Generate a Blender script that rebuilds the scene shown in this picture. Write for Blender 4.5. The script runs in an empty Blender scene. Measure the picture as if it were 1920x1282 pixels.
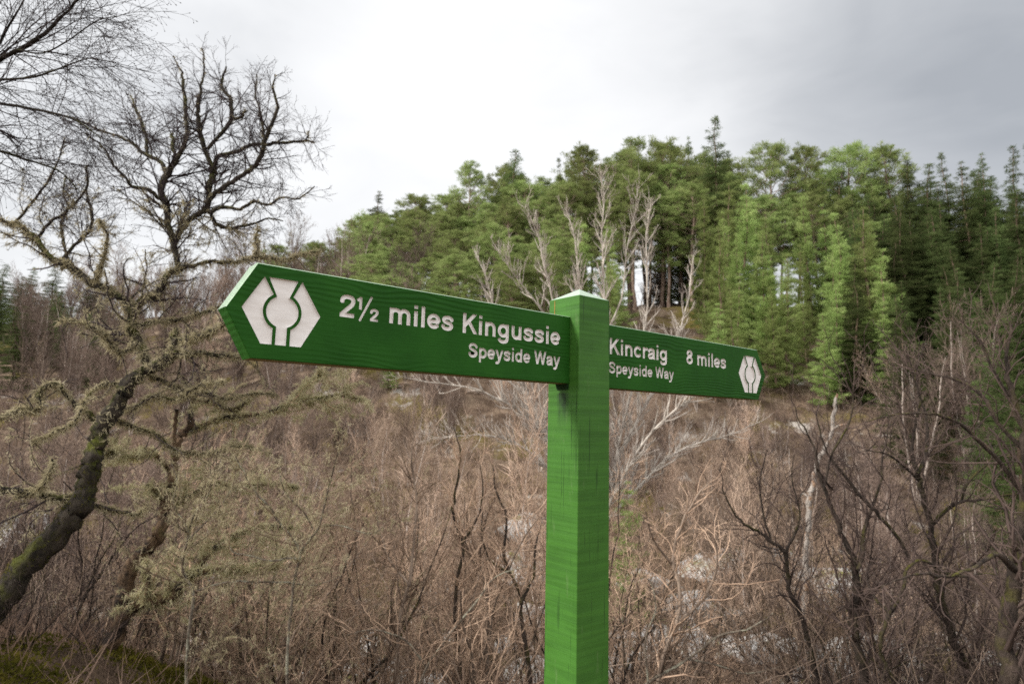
import bpy, math, random
import numpy as np
from mathutils import Matrix, Vector
sc = bpy.context.scene
COL = sc.collection
R = math.radians

# ------------------------------------------------------------------ camera, world, sun, exposure
CAMZ = 1.6
F_PX, PIT, ROLL = 1175.9, .1294, .0227            # focal length in px of a 1920 px wide frame
_cp, _sp, _cr, _sr = math.cos(PIT), math.sin(PIT), math.cos(ROLL), math.sin(ROLL)
cam = bpy.data.cameras.new('camera'); cam_o = bpy.data.objects.new('camera', cam); COL.objects.link(cam_o)
_rt, _up, _fw = Vector((1, 0, 0)), Vector((0, -_sp, _cp)), Vector((0, _cp, _sp))
_ix, _iy = _rt * _cr + _up * _sr, _up * _cr - _rt * _sr
cam_o.matrix_world = Matrix(((_ix.x, _iy.x, -_fw.x, 0), (_ix.y, _iy.y, -_fw.y, 0), (_ix.z, _iy.z, -_fw.z, CAMZ), (0, 0, 0, 1)))
cam.sensor_width = 36; cam.lens = F_PX / 1920 * 36
cam.clip_start = .05; cam.clip_end = 3000
cam.dof.use_dof = True; cam.dof.focus_distance = 1.35; cam.dof.aperture_fstop = 6.3
sc.camera = cam_o
sc.view_settings.view_transform = 'Standard'; sc.view_settings.look = 'None'
sc.view_settings.exposure = .7; sc.view_settings.gamma = 1
sc.cycles.max_bounces = 5; sc.cycles.diffuse_bounces = 3; sc.cycles.glossy_bounces = 2
sc.cycles.transparent_max_bounces = 8
sc.cycles.sample_clamp_indirect = 2.5; sc.cycles.sample_clamp_direct = 5
sc.cycles.caustics_reflective = False; sc.cycles.caustics_refractive = False
sc.cycles.use_denoising = False
try: sc.cycles.denoiser = 'OPENIMAGEDENOISE'
except Exception: pass

SUN_DIR = Vector((-.80, -.22, .62)).normalized()     # from the scene towards the sun: from the left, a little behind the camera
SUN_EL = math.asin(SUN_DIR.z); SUN_AZ = math.atan2(SUN_DIR.x, SUN_DIR.y)
sun = bpy.data.lights.new('sun', 'SUN'); sun.energy = 3.2; sun.angle = R(14); sun.color = (1, .955, .89)
sun_o = bpy.data.objects.new('sun', sun); COL.objects.link(sun_o)
sun_o.rotation_euler = (-SUN_DIR).to_track_quat('-Z', 'Y').to_euler(); sun_o.location = (-20, -6, 30)

world = bpy.data.worlds.new('World'); sc.world = world; world.use_nodes = True
def build_world():
    nt = world.node_tree; N = nt.nodes; L = nt.links
    bg = N['Background']; bg.inputs[1].default_value = .1
    sky = N.new('ShaderNodeTexSky'); sky.sky_type = 'NISHITA'; sky.sun_disc = False
    sky.sun_elevation = SUN_EL; sky.sun_rotation = SUN_AZ; sky.air_density = 1.2; sky.dust_density = 2
    tc = N.new('ShaderNodeTexCoord')
    mp = N.new('ShaderNodeMapping'); mp.inputs['Scale'].default_value = (1, 1, 2.2); L.new(tc.outputs['Generated'], mp.inputs[0])
    n1 = N.new('ShaderNodeTexNoise'); n1.inputs['Scale'].default_value = 1.9; n1.inputs['Detail'].default_value = 5
    n1.inputs['Roughness'].default_value = .5; n1.inputs['Distortion'].default_value = .3; L.new(mp.outputs[0], n1.inputs['Vector'])
    # two banks of heavier cloud, each round its own direction in the sky
    def bank(d, lo, hi):
        dt = N.new('ShaderNodeVectorMath'); dt.operation = 'DOT_PRODUCT'; L.new(tc.outputs['Generated'], dt.inputs[0])
        dt.inputs[1].default_value = Vector(d).normalized()
        mr = N.new('ShaderNodeMapRange'); mr.interpolation_type = 'SMOOTHSTEP'; L.new(dt.outputs['Value'], mr.inputs[0])
        mr.inputs[1].default_value = lo; mr.inputs[2].default_value = hi
        return mr.outputs[0]
    def math_(op, a, b):
        m = N.new('ShaderNodeMath'); m.operation = op
        for i, v in enumerate((a, b)):
            if isinstance(v, (int, float)): m.inputs[i].default_value = v
            else: L.new(v, m.inputs[i])
        return m.outputs[0]
    b1 = bank((1.35, 1, .80), .74, 1.0)
    b2 = bank((-.95, 1, .85), .86, 1.0)
    b3 = bank((.12, 1, .78), .965, 1.0)
    dark = math_('ADD', math_('MULTIPLY', b1, .92), math_('MULTIPLY', b2, .42))
    dark = math_('ADD', dark, math_('MULTIPLY', b3, .12))
    n2 = N.new('ShaderNodeTexNoise'); n2.inputs['Scale'].default_value = 5.5; n2.inputs['Detail'].default_value = 6; n2.inputs['Distortion'].default_value = .5; L.new(mp.outputs[0], n2.inputs['Vector'])
    dark = math_('ADD', dark, math_('MULTIPLY', math_('SUBTRACT', n1.outputs[0], .52), .80))
    dark = math_('ADD', dark, math_('MULTIPLY', math_('SUBTRACT', n2.outputs[0], .5), .42))
    cr = N.new('ShaderNodeValToRGB'); L.new(dark, cr.inputs[0])
    e = cr.color_ramp.elements
    e[0].position = 0.0; e[0].color = (6.6, 6.62, 6.65, 1)
    e[1].position = 1.0; e[1].color = (2.75, 2.88, 3.08, 1)
    m = cr.color_ramp.elements.new(.3); m.color = (5.75, 5.8, 5.88, 1)
    m = cr.color_ramp.elements.new(.62); m.color = (4.1, 4.2, 4.35, 1)
    b4 = bank((-.35, -1, .75), -.35, .8)
    br = N.new('ShaderNodeMixRGB'); L.new(b4, br.inputs[0]); L.new(cr.outputs[0], br.inputs[1]); br.inputs[2].default_value = (10.6, 10.5, 10.3, 1)
    mx = N.new('ShaderNodeMixRGB'); mx.inputs[0].default_value = .93
    L.new(sky.outputs[0], mx.inputs[1]); L.new(br.outputs[0], mx.inputs[2]); L.new(mx.outputs[0], bg.inputs[0])
build_world()

# ------------------------------------------------------------------ helpers
def ray(u, v):
    uu = (u - 960) / F_PX; vv = (641 - v) / F_PX
    x = uu * _cr - vv * _sr; up = uu * _sr + vv * _cr
    q = (x, _cp - up * _sp, _sp + up * _cp)
    return (q[0] / q[1], q[2] / q[1])
def at(u, v, y):                                      # world point seen at photo pixel (u, v), y metres ahead
    q = ray(u, v); return np.array((q[0] * y, y, CAMZ + q[1] * y))

_lat = np.random.RandomState(5).rand(256, 256)
def vnoise(x, y):
    x = np.asarray(x, float); y = np.asarray(y, float)
    xi = np.floor(x).astype(int); yi = np.floor(y).astype(int); fx = x - xi; fy = y - yi
    fx = fx * fx * (3 - 2 * fx); fy = fy * fy * (3 - 2 * fy)
    g = lambda a, b: _lat[a % 256, b % 256]
    return (g(xi, yi) * (1 - fx) + g(xi + 1, yi) * fx) * (1 - fy) + (g(xi, yi + 1) * (1 - fx) + g(xi + 1, yi + 1) * fx) * fy - .5
_PY = [-60, 0, 2.2, 3.2, 5, 8, 12, 20, 28, 36, 45, 55, 63, 70, 76, 95, 160, 700]
_PZ = [.5, 0, 0, -.35, -1.0, -2.0, -3.0, -4.2, -3.3, -.6, 4, 9, 13, 15.6, 16, 12, 3, -4]
def sstep(a, b, v):
    q = np.clip((np.asarray(v, float) - a) / (b - a), 0, 1); return q * q * (3 - 2 * q)
def ground_z(x, y):
    x = np.asarray(x, float); y = np.asarray(y, float)
    t = x / np.maximum(y, 3.)
    lf = sstep(.12, .8, -t)
    ye = np.where(y > 20, 20 + (y - 20) * (1 - .26 * lf), y)
    z = (np.interp(ye - 1, _PY, _PZ) + 2 * np.interp(ye, _PY, _PZ) + np.interp(ye + 1, _PY, _PZ)) / 4
    z = np.where(z > 0, z * (1 - .10 * lf), z)
    z = z + 1.15 * np.exp(-((x + 4.3) / 1.9) ** 2 - ((y - 5.3) / 2.2) ** 2)
    am = sstep(2.5, 6, y)
    z = z + am * (vnoise(x * .23 + 7, y * .23) * 1.0 + vnoise(x * .9, y * .9 + 3) * .35 + vnoise(x * 2.7 + 1, y * 2.7) * .13)
    return z
def gz(x, y): return float(ground_z(x, y))

def nmat(name, build):
    m = bpy.data.materials.new(name); m.use_nodes = True
    nt = m.node_tree; build(nt, nt.nodes, nt.links, nt.nodes['Principled BSDF']); return m
def setv(node, **k):
    for a, v in k.items(): node.inputs[a.replace('_', ' ')].default_value = v
def tex_noise(nt, scale, detail=3, rough=.55, vec=None, coord='Object', sxyz=None):
    N, L = nt.nodes, nt.links
    n = N.new('ShaderNodeTexNoise'); setv(n, Scale=scale, Detail=detail, Roughness=rough)
    if vec is None:
        tc = N.new('ShaderNodeTexCoord'); vec = tc.outputs[coord]
    if sxyz:
        mp = N.new('ShaderNodeMapping'); mp.inputs['Scale'].default_value = sxyz; L.new(vec, mp.inputs[0]); vec = mp.outputs[0]
    L.new(vec, n.inputs['Vector']); return n.outputs[0]
def ramp(nt, fac, stops):
    r = nt.nodes.new('ShaderNodeValToRGB'); nt.links.new(fac, r.inputs[0])
    e = r.color_ramp.elements
    while len(e) < len(stops): e.new(.5)
    for q, (p, c) in zip(e, stops): q.position = p; q.color = (*c, 1)
    return r.outputs[0]
def mixc(nt, fac, a, b, mode='MIX'):
    m = nt.nodes.new('ShaderNodeMixRGB'); m.blend_type = mode
    for i, v in enumerate((fac, a, b)):
        if isinstance(v, (int, float)): m.inputs[i].default_value = v
        elif isinstance(v, tuple): m.inputs[i].default_value = (*v, 1)
        else: nt.links.new(v, m.inputs[i])
    return m.outputs[0]
def bump(nt, bsdf, h, strength, dist=.01):
    b = nt.nodes.new('ShaderNodeBump'); b.inputs['Strength'].default_value = strength; b.inputs['Distance'].default_value = dist
    nt.links.new(h, b.inputs['Height']); nt.links.new(b.outputs[0], bsdf.inputs['Normal'])
def mrange(nt, v, a, b, c=0., d=1.):
    m = nt.nodes.new('ShaderNodeMapRange'); nt.links.new(v, m.inputs[0])
    for i, q in enumerate((a, b, c, d)): m.inputs[i + 1].default_value = q
    return m.outputs[0]
def obj_random(nt): return nt.nodes.new('ShaderNodeObjectInfo').outputs['Random']
def mmul(nt, a, b):
    m = nt.nodes.new('ShaderNodeMath'); m.operation = 'MULTIPLY'
    for i, v in enumerate((a, b)):
        if isinstance(v, (int, float)): m.inputs[i].default_value = v
        else: nt.links.new(v, m.inputs[i])
    return m.outputs[0]

def bark(name, c1, c2, scale=9, moss=None, moss_amt=.5, patch=None, vary=.25, rough=0):
    def b(nt, N, L, p):
        c = ramp(nt, tex_noise(nt, scale, 4, .65, sxyz=(1, 1, .45)), [(.32, c1), (.68, c2)])
        if patch: c = mixc(nt, mrange(nt, tex_noise(nt, scale * .33, 3, .7), .5, .6), c, patch)
        if moss:
            g = N.new('ShaderNodeNewGeometry'); s = N.new('ShaderNodeSeparateXYZ'); L.new(g.outputs['Normal'], s.inputs[0])
            m = mmul(nt, mrange(nt, s.outputs[2], -.35, .6), mrange(nt, tex_noise(nt, scale * .3, 4, .7), .62 - moss_amt * .3, .70 - moss_amt * .2))
            c = mixc(nt, m, c, moss)
        if vary:
            h = N.new('ShaderNodeHueSaturation'); L.new(c, h.inputs['Color'])
            L.new(mrange(nt, obj_random(nt), 0, 1, 1 - vary, 1 + vary), h.inputs['Value']); c = h.outputs[0]
        L.new(c, p.inputs['Base Color']); setv(p, Roughness=.9); p.inputs['Specular IOR Level'].default_value = .2
        if moss or patch: bump(nt, p, tex_noise(nt, scale * 2.2, 5, .75, sxyz=(1, 1, .3)), 1., .06)
    return nmat(name, b)
def leafmat(name, c1, c2, c3, vary=.3, scale=.9):
    def b(nt, N, L, p):
        c = ramp(nt, tex_noise(nt, scale, 3, .6), [(.3, c1), (.5, c2), (.72, c3)])
        h = N.new('ShaderNodeHueSaturation'); L.new(c, h.inputs['Color']); rnd = obj_random(nt)
        L.new(mrange(nt, rnd, 0, 1, 1 - vary, 1 + vary), h.inputs['Value'])
        L.new(mrange(nt, mmul(nt, rnd, 7.3), 0, 7.3, .485, .512), h.inputs['Hue'])
        d = N.new('ShaderNodeBsdfDiffuse'); L.new(h.outputs[0], d.inputs[0])
        t = N.new('ShaderNodeBsdfTranslucent'); L.new(h.outputs[0], t.inputs[0])
        mx = N.new('ShaderNodeMixShader'); mx.inputs[0].default_value = .48; L.new(d.outputs[0], mx.inputs[1]); L.new(t.outputs[0], mx.inputs[2])
        L.new(mx.outputs[0], N['Material Output'].inputs[0]); N.remove(p)
    return nmat(name, b)

M = {}
M['birch_old'] = bark('old lichened birch bark', (.012, .010, .008), (.07, .056, .042), 16, moss=(.085, .092, .014), moss_amt=.42)
M['twig_dark'] = bark('dark purple brown twigs', (.020, .015, .016), (.055, .040, .040), 6)
M['dead_wood'] = bark('rotten dead trunk', (.05, .03, .018), (.24, .16, .10), 12, moss=(.12, .12, .02), moss_amt=.35, patch=(.03, .022, .018))
M['lichen'] = leafmat('grey green beard lichen', (.27, .24, .14), (.43, .385, .24), (.58, .53, .37), .1, 6)
M['moss'] = leafmat('yellow green moss', (.045, .05, .010), (.10, .10, .017), (.18, .155, .03), .1, 5)
M['pale_bark'] = bark('pale grey rowan bark', (.26, .22, .185), (.58, .53, .47), 7, vary=.1)
M['pale_twig'] = bark('pale grey rowan twigs', (.27, .22, .19), (.54, .465, .41), 4, vary=.1)
M['sapling_bark'] = bark('grey brown sapling bark', (.07, .05, .038), (.26, .20, .155), 8, vary=.55)
M['sapling_twig'] = bark('warm brown sapling twigs', (.10, .062, .042), (.47, .335, .24), 4, vary=.65)
M['pink_twig'] = bark('pinkish birch twigs', (.19, .125, .092), (.51, .385, .295), 2.5, vary=.5)
M['hill_twig'] = bark('purple brown birch twigs', (.085, .058, .047), (.25, .185, .15), 2.5, vary=.4)
M['alder_bark'] = bark('dark alder bark', (.016, .012, .010), (.075, .056, .044), 9, moss=(.08, .075, .014), moss_amt=.4)
M['alder_twig'] = bark('dark alder twigs', (.032, .022, .019), (.11, .078, .066), 4)
M['shrub_bark'] = bark('lichened grey brown stems', (.09, .068, .05), (.33, .275, .215), 22, patch=(.40, .38, .29), vary=.1)
M['snag'] = bark('peeling white birch bark', (.18, .155, .135), (.46, .41, .365), 11, patch=(.30, .19, .125), vary=0)
M['pine_bark'] = bark('grey pink pine bark', (.16, .105, .08), (.36, .27, .22), 3)
M['spruce_bark'] = bark('brown spruce bark', (.08, .055, .04), (.20, .14, .10), 3)
M['pine_leaf'] = leafmat('mid green pine needles', (.135, .18, .06), (.24, .295, .105), (.35, .395, .165))
M['young_leaf'] = leafmat('yellow green young pine needles', (.14, .195, .06), (.26, .335, .11), (.37, .43, .175), .35)
M['dark_leaf'] = leafmat('dark green spruce needles', (.042, .062, .024), (.088, .118, .042), (.14, .175, .068), .4)
M['grass'] = leafmat('dead straw grass', (.22, .15, .085), (.34, .25, .14), (.42, .34, .20), .1, 1.1)
M['heather'] = leafmat('brown heather and bracken', (.12, .075, .054), (.25, .17, .13), (.38, .275, .22), .1, .7)

def rock_build(nt, N, L, p):
    c = ramp(nt, tex_noise(nt, 4, 5, .7), [(.3, (.16, .15, .14)), (.5, (.40, .385, .37)), (.7, (.60, .585, .57))])
    g = N.new('ShaderNodeNewGeometry'); s = N.new('ShaderNodeSeparateXYZ'); L.new(g.outputs['Normal'], s.inputs[0])
    m = mmul(nt, mrange(nt, s.outputs[2], .2, .8), mrange(nt, tex_noise(nt, 2.2, 4, .7), .54, .62))
    c = mixc(nt, m, c, (.14, .13, .03))
    L.new(c, p.inputs['Base Color']); setv(p, Roughness=.9); bump(nt, p, tex_noise(nt, 12, 4, .7), .5, .05)
M['rock'] = nmat('pale lichened granite', rock_build)

def ground_build(nt, N, L, p):
    a = ramp(nt, tex_noise(nt, .8, 5, .65), [(.28, (.05, .033, .022)), (.45, (.13, .09, .064)), (.6, (.24, .175, .125)), (.78, (.38, .30, .21))])
    a = mixc(nt, mrange(nt, tex_noise(nt, .17, 4, .6), .54, .64), a, (.16, .13, .035))
    a = mixc(nt, mrange(nt, tex_noise(nt, .33, 5, .7), .60, .66), a, (.44, .40, .36))
    L.new(mixc(nt, .5, a, ramp(nt, tex_noise(nt, 9, 4, .7), [(.3, (.25, .25, .25)), (.7, (1, 1, 1))]), 'MULTIPLY'), p.inputs['Base Color'])
    setv(p, Roughness=1.); p.inputs['Specular IOR Level'].default_value = .1
    bump(nt, p, tex_noise(nt, 3, 5, .7), .8, .25)
M['ground'] = nmat('heath floor', ground_build)

SHADE_STAIN_Z = 1.692
GREEN, GREEN2 = (.043, .134, .019), (.030, .096, .012)
def post_build(nt, N, L, p):
    saw = tex_noise(nt, 1, 3, .6, sxyz=(9, 9, 330)); sawb = tex_noise(nt, 1, 2, .5, sxyz=(5, 5, 90)); gr = tex_noise(nt, 1, 4, .65, sxyz=(260, 260, 7)); blot = tex_noise(nt, 7, 4, .6)
    c = ramp(nt, blot, [(.3, GREEN2), (.7, GREEN)])
    c = mixc(nt, mmul(nt, mrange(nt, sawb, .42, .62), .35), c, (.06, .18, .024))
    pit = mmul(nt, mrange(nt, gr, .59, .67), mrange(nt, tex_noise(nt, 5, 2, .5, sxyz=(4, 4, 1)), .50, .60))
    c = mixc(nt, mmul(nt, pit, .75), c, (.006, .02, .005))
    chk = tex_noise(nt, 1, 2, .5, sxyz=(75, 75, 2.2)); chk = mmul(nt, mrange(nt, chk, .655, .675), mrange(nt, tex_noise(nt, 1, 2, .5, sxyz=(9, 9, 3)), .48, .56))
    c = mixc(nt, mmul(nt, chk, .55), c, (.005, .016, .005)); pit = mixc(nt, 1., pit, chk, 'ADD')
    # contact shade and stain below the arm's slot, painted into the colour
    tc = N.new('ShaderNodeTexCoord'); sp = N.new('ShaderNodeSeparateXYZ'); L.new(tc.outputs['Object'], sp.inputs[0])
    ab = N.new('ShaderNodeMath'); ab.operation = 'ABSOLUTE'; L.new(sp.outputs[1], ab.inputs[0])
    st = mmul(nt, mmul(nt, mrange(nt, ab.outputs[0], .022, .010), mrange(nt, sp.outputs[0], -.045, -.049)), mmul(nt, mrange(nt, sp.outputs[2], SHADE_STAIN_Z - .085, SHADE_STAIN_Z - .015), mrange(nt, sp.outputs[2], SHADE_STAIN_Z + .004, SHADE_STAIN_Z)))
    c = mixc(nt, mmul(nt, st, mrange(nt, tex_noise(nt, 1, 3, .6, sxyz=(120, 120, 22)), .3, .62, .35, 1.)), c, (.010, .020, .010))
    # scuffed and thin places in the paint
    wear = mmul(nt, mrange(nt, tex_noise(nt, 1, 5, .75, sxyz=(38, 38, 9)), .60, .68), .5)
    c = mixc(nt, wear, c, (.085, .155, .05))
    L.new(c, p.inputs['Base Color']); L.new(mrange(nt, saw, .3, .7, .42, .66), p.inputs['Roughness']); p.inputs['Specular IOR Level'].default_value = .22
    h = mixc(nt, .5, saw, sawb); h = mixc(nt, .3, h, gr); h = mixc(nt, mmul(nt, pit, .8), h, (0, 0, 0))
    bump(nt, p, h, .55, .0022)
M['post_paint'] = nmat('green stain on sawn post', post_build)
def board_build(nt, N, L, p):
    tc = N.new('ShaderNodeTexCoord')
    wob = tex_noise(nt, 1, 2, .5, sxyz=(5, 1, 9))
    sx = N.new('ShaderNodeSeparateXYZ'); L.new(tc.outputs['Object'], sx.inputs[0])
    ad = N.new('ShaderNodeMath'); ad.operation = 'MULTIPLY_ADD'; L.new(wob, ad.inputs[0]); ad.inputs[1].default_value = .055; L.new(sx.outputs[2], ad.inputs[2])
    cb = N.new('ShaderNodeCombineXYZ'); L.new(mmul(nt, sx.outputs[0], .05), cb.inputs[0]); L.new(ad.outputs[0], cb.inputs[2])
    wv = N.new('ShaderNodeTexWave'); wv.wave_type = 'BANDS'; wv.bands_direction = 'Z'; setv(wv, Scale=34., Distortion=2.2, Detail=2., Detail_Scale=1.2); L.new(cb.outputs[0], wv.inputs['Vector'])
    gr = tex_noise(nt, 1, 4, .6, sxyz=(14, 100, 420)); lo = tex_noise(nt, 9, 3, .6)
    zone = mrange(nt, tex_noise(nt, 1, 1, .5, sxyz=(2.2, 1, 10)), .38, .62)
    w = mmul(nt, wv.outputs[0], zone)
    c = ramp(nt, lo, [(.25, (.011, .060, .006)), (.5, (.015, .078, .008)), (.75, (.020, .095, .010))])
    c = mixc(nt, mmul(nt, w, .42), c, (.007, .044, .004))
    L.new(c, p.inputs['Base Color']); setv(p, Roughness=.55); p.inputs['Specular IOR Level'].default_value = .10
    h = mixc(nt, .55, gr, w); bump(nt, p, h, .9, .0016)
M['board_paint'] = nmat('green stain on planed board', board_build)
def cap_build(nt, N, L, p):  # paler, glossier green for the faces that point up
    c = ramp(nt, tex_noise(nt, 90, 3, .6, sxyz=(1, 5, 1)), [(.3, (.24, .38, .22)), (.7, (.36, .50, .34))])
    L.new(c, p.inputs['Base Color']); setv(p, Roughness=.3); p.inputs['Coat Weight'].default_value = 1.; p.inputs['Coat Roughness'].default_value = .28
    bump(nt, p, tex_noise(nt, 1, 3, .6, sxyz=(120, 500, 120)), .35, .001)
M['cap_paint'] = nmat('glossy paler green stain on top faces', cap_build)
def letter_build(nt, N, L, p):
    c = ramp(nt, tex_noise(nt, 60, 4, .65, sxyz=(.5, 1, 2)), [(.3, (.68, .64, .62)), (.7, (.80, .77, .76))])
    L.new(c, p.inputs['Base Color']); setv(p, Roughness=.6); bump(nt, p, tex_noise(nt, 1, 3, .6, sxyz=(60, 60, 500)), .12, .0004)
M['letter_paint'] = nmat('off white routed paint', letter_build)
M['bare_edge'] = bark('bare brownish board underside', (.12, .10, .045), (.24, .19, .10), 25, vary=0)
M['shade_green'] = bark('near black green slot shade', (.004, .014, .004), (.012, .04, .010), 60, vary=0)  # near-black green, the shade of the slot under the arm as colour
M['crack'] = bark('orange resin crack', (.35, .14, .04), (.5, .25, .09), 60, vary=0)

# ---- mesh building
def mesh_np(name, v, quads=None, tris=None, mats=None, smooth=False):
    me = bpy.data.meshes.new(name)
    v = np.asarray(v, np.float32); nq = 0 if quads is None else len(quads); ntr = 0 if tris is None else len(tris)
    me.vertices.add(len(v)); me.vertices.foreach_set('co', v.ravel())
    idx = []
    if nq: idx.append(np.asarray(quads, np.int32).ravel())
    if ntr: idx.append(np.asarray(tris, np.int32).ravel())
    idx = np.concatenate(idx); me.loops.add(len(idx)); me.loops.foreach_set('vertex_index', idx)
    me.polygons.add(nq + ntr)
    ls = np.concatenate((np.arange(nq) * 4, nq * 4 + np.arange(ntr) * 3)).astype(np.int32)
    me.polygons.foreach_set('loop_start', ls)
    if smooth: me.polygons.foreach_set('use_smooth', np.ones(nq + ntr, bool))
    for m in mats or []: me.materials.append(m)
    me.update(calc_edges=True); return me
def tubes(polys):
    """polys: list of (pts, radii); returns verts, quads. Sides from the thickest radius on the line and the given override."""
    groups = {}
    for p, r, s in polys: groups.setdefault((len(p), s), []).append((p, r))
    V, Q, off = [], [], 0
    for (n, s), lst in groups.items():
        P = np.array([a for a, _ in lst], float); Rr = np.array([b for _, b in lst], float); B = len(lst)
        T = np.gradient(P, axis=1); T /= np.linalg.norm(T, axis=2, keepdims=True) + 1e-9
        mt = T.mean(1); ref = np.where(np.abs(mt[:, 2:3]) > .75, np.array([[1., .1, 0]]), np.array([[.05, .02, 1.]]))
        A = np.cross(T, ref[:, None, :]); A /= np.linalg.norm(A, axis=2, keepdims=True) + 1e-9
        Bv = np.cross(T, A)
        an = np.arange(s) * 2 * math.pi / s
        RR = Rr[:, :, None] * np.ones(s)
        if s >= 9:                                     # knotty, fluted boles
            ia, il = np.meshgrid(np.arange(s), np.arange(n)); th = ia * 2 * math.pi / s
            RR = RR * (1 + 0.2 * vnoise(np.cos(th) * 1.3 + 9 + il * .06, np.sin(th) * 1.3 + il * .17) + 0.22 * vnoise(np.cos(th) * 3 + 30, np.sin(th) * 3 + il * .22))[None]
        ring = P[:, :, None, :] + RR[:, :, :, None] * (np.cos(an)[None, None, :, None] * A[:, :, None, :] + np.sin(an)[None, None, :, None] * Bv[:, :, None, :])
        V.append(ring.reshape(-1, 3))
        i = np.arange(n - 1)[:, None]; j = np.arange(s)[None, :]; j2 = (j + 1) % s
        q = np.stack((i * s + j, i * s + j2, (i + 1) * s + j2, (i + 1) * s + j), -1).reshape(-1, 4)
        Q.append((q[None] + (np.arange(B) * n * s)[:, None, None]).reshape(-1, 4) + off); off += B * n * s
    return np.concatenate(V), np.concatenate(Q)
def tube_mesh(name, polys, mat):
    v, q = tubes(polys); return mesh_np(name, v, quads=q, mats=[mat], smooth=True)
def blades_mesh(name, P, D, Ln, W, mat, rs):
    """narrow leaf-sized triangles: base points P, directions D, lengths and widths"""
    n = len(P); S = np.cross(D, rs.normal(size=(n, 3))); S /= np.linalg.norm(S, axis=1, keepdims=True) + 1e-9
    S = S * np.asarray(W).reshape(-1, 1) * .5
    v = np.stack((P - S, P + S, P + D * np.asarray(Ln).reshape(-1, 1)), 1).reshape(-1, 3)
    return mesh_np(name, v, tris=np.arange(3 * n).reshape(-1, 3), mats=[mat])
def link(name, me, parent=None, loc=None):
    o = bpy.data.objects.new(name, me); COL.objects.link(o)
    if parent: o.parent = parent
    if loc is not None: o.location = loc
    return o
def tag(o, label=None, cat=None, group=None, kind=None):
    for k, v in (('label', label), ('category', cat), ('group', group), ('kind', kind)):
        if v: o[k] = v
    return o
def empty(name, label, cat, loc=(0, 0, 0), rz=0, group=None):
    o = bpy.data.objects.new(name, None); COL.objects.link(o); o.location = loc; o.rotation_euler = (0, 0, rz)
    o.empty_display_size = .2
    return tag(o, label, cat, group)
def dup(root, loc, rz, sxy, sz, label, group, tilt=(0, 0)):
    r = root.copy(); COL.objects.link(r)
    for ch in root.children:
        c = ch.copy(); COL.objects.link(c); c.parent = r
    place(r, loc, rz, sxy, sz, label, group, tilt); return r
def place(r, loc, rz, sxy, sz, label, group, tilt=(0, 0)):
    r.location = loc; r.rotation_euler = (tilt[0], tilt[1], rz); r.scale = (sxy, sxy, sz)
    r['label'] = label
    if group: r['group'] = group
    elif 'group' in r: del r['group']
class Kind:
    """a thing built once, first placed itself and then copied"""
    def __init__(s, root): s.root = root; s.used = False
    def put(s, loc, rz, sxy, sz, label, group, tilt=(0, 0)):
        if not s.used:
            s.used = True; place(s.root, loc, rz, sxy, sz, label, group, tilt); return s.root
        return dup(s.root, loc, rz, sxy, sz, label, group, tilt)

# ---- growing bare wood
def _nrm(x, y, z):
    l = math.sqrt(x * x + y * y + z * z) or 1e-9; return x / l, y / l, z / l
def grow(rg, out, p, d, L, r, lvl, st):
    """st[level] = dict(n, jit, up, k children per metre, f0, ang, lr, rr, mat 0 stem / 1 twig, s sides)"""
    s = st[lvl]; n = s['n']; step = L / n; x, y, z = p; dx, dy, dz = d
    pts = [(x, y, z)]; dirs = [(dx, dy, dz)]; j = s['jit']; up = s['up']; g = rg.gauss
    for i in range(n):
        dx, dy, dz = _nrm(dx + g(0, j), dy + g(0, j), dz + g(0, j) + up)
        x += dx * step; y += dy * step; z += dz * step
        pts.append((x, y, z)); dirs.append((dx, dy, dz))
    te = s.get('te', .35); rad = [r * (1 - (1 - te) * i / n) for i in range(n + 1)]
    out[s['mat']].append((pts, rad, s['s']))
    if lvl + 1 < len(st): sprout(rg, out, pts, dirs, rad, L, lvl, st)
def sprout(rg, out, pts, dirs, rad, L, lvl, st):
    s = st[lvl]; n = len(pts) - 1; m = s['k'] * L; m = int(m) + (rg.random() < m % 1)
    for _ in range(m):
        f = s['f0'] + (1 - s['f0']) * rg.random(); q = f * n; i = min(int(q), n - 1); w = q - i
        a, b = pts[i], pts[i + 1]; dx, dy, dz = dirs[min(i + 1, n)]
        pp = (a[0] + (b[0] - a[0]) * w, a[1] + (b[1] - a[1]) * w, a[2] + (b[2] - a[2]) * w)
        ux, uy, uz = _nrm(rg.gauss(0, 1), rg.gauss(0, 1), rg.gauss(0, 1)); dt = ux * dx + uy * dy + uz * dz
        ux, uy, uz = _nrm(ux - dt * dx, uy - dt * dy, uz - dt * dz + s.get('cu', 0))
        an = s['ang'] * (.7 + .6 * rg.random()); ca, sa = math.cos(an), math.sin(an)
        Lc = s.get('ll', L * s['lr']) * (1 - s.get('tap', .55) * f) * (.55 + .8 * rg.random())
        rc = max(s.get('rmin', .0012), (rad[i] * (1 - w) + rad[i + 1] * w) * s['rr'])
        grow(rg, out, pp, (dx * ca + ux * sa, dy * ca + uy * sa, dz * ca + uz * sa), Lc, rc, lvl + 1, st)
def lv(n, jit, up, k=0, f0=.2, ang=.8, lr=.4, rr=.5, mat=1, s=3, **kw):
    return dict(n=n, jit=jit, up=up, k=k, f0=f0, ang=ang, lr=lr, rr=rr, mat=mat, s=s, **kw)
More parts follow.
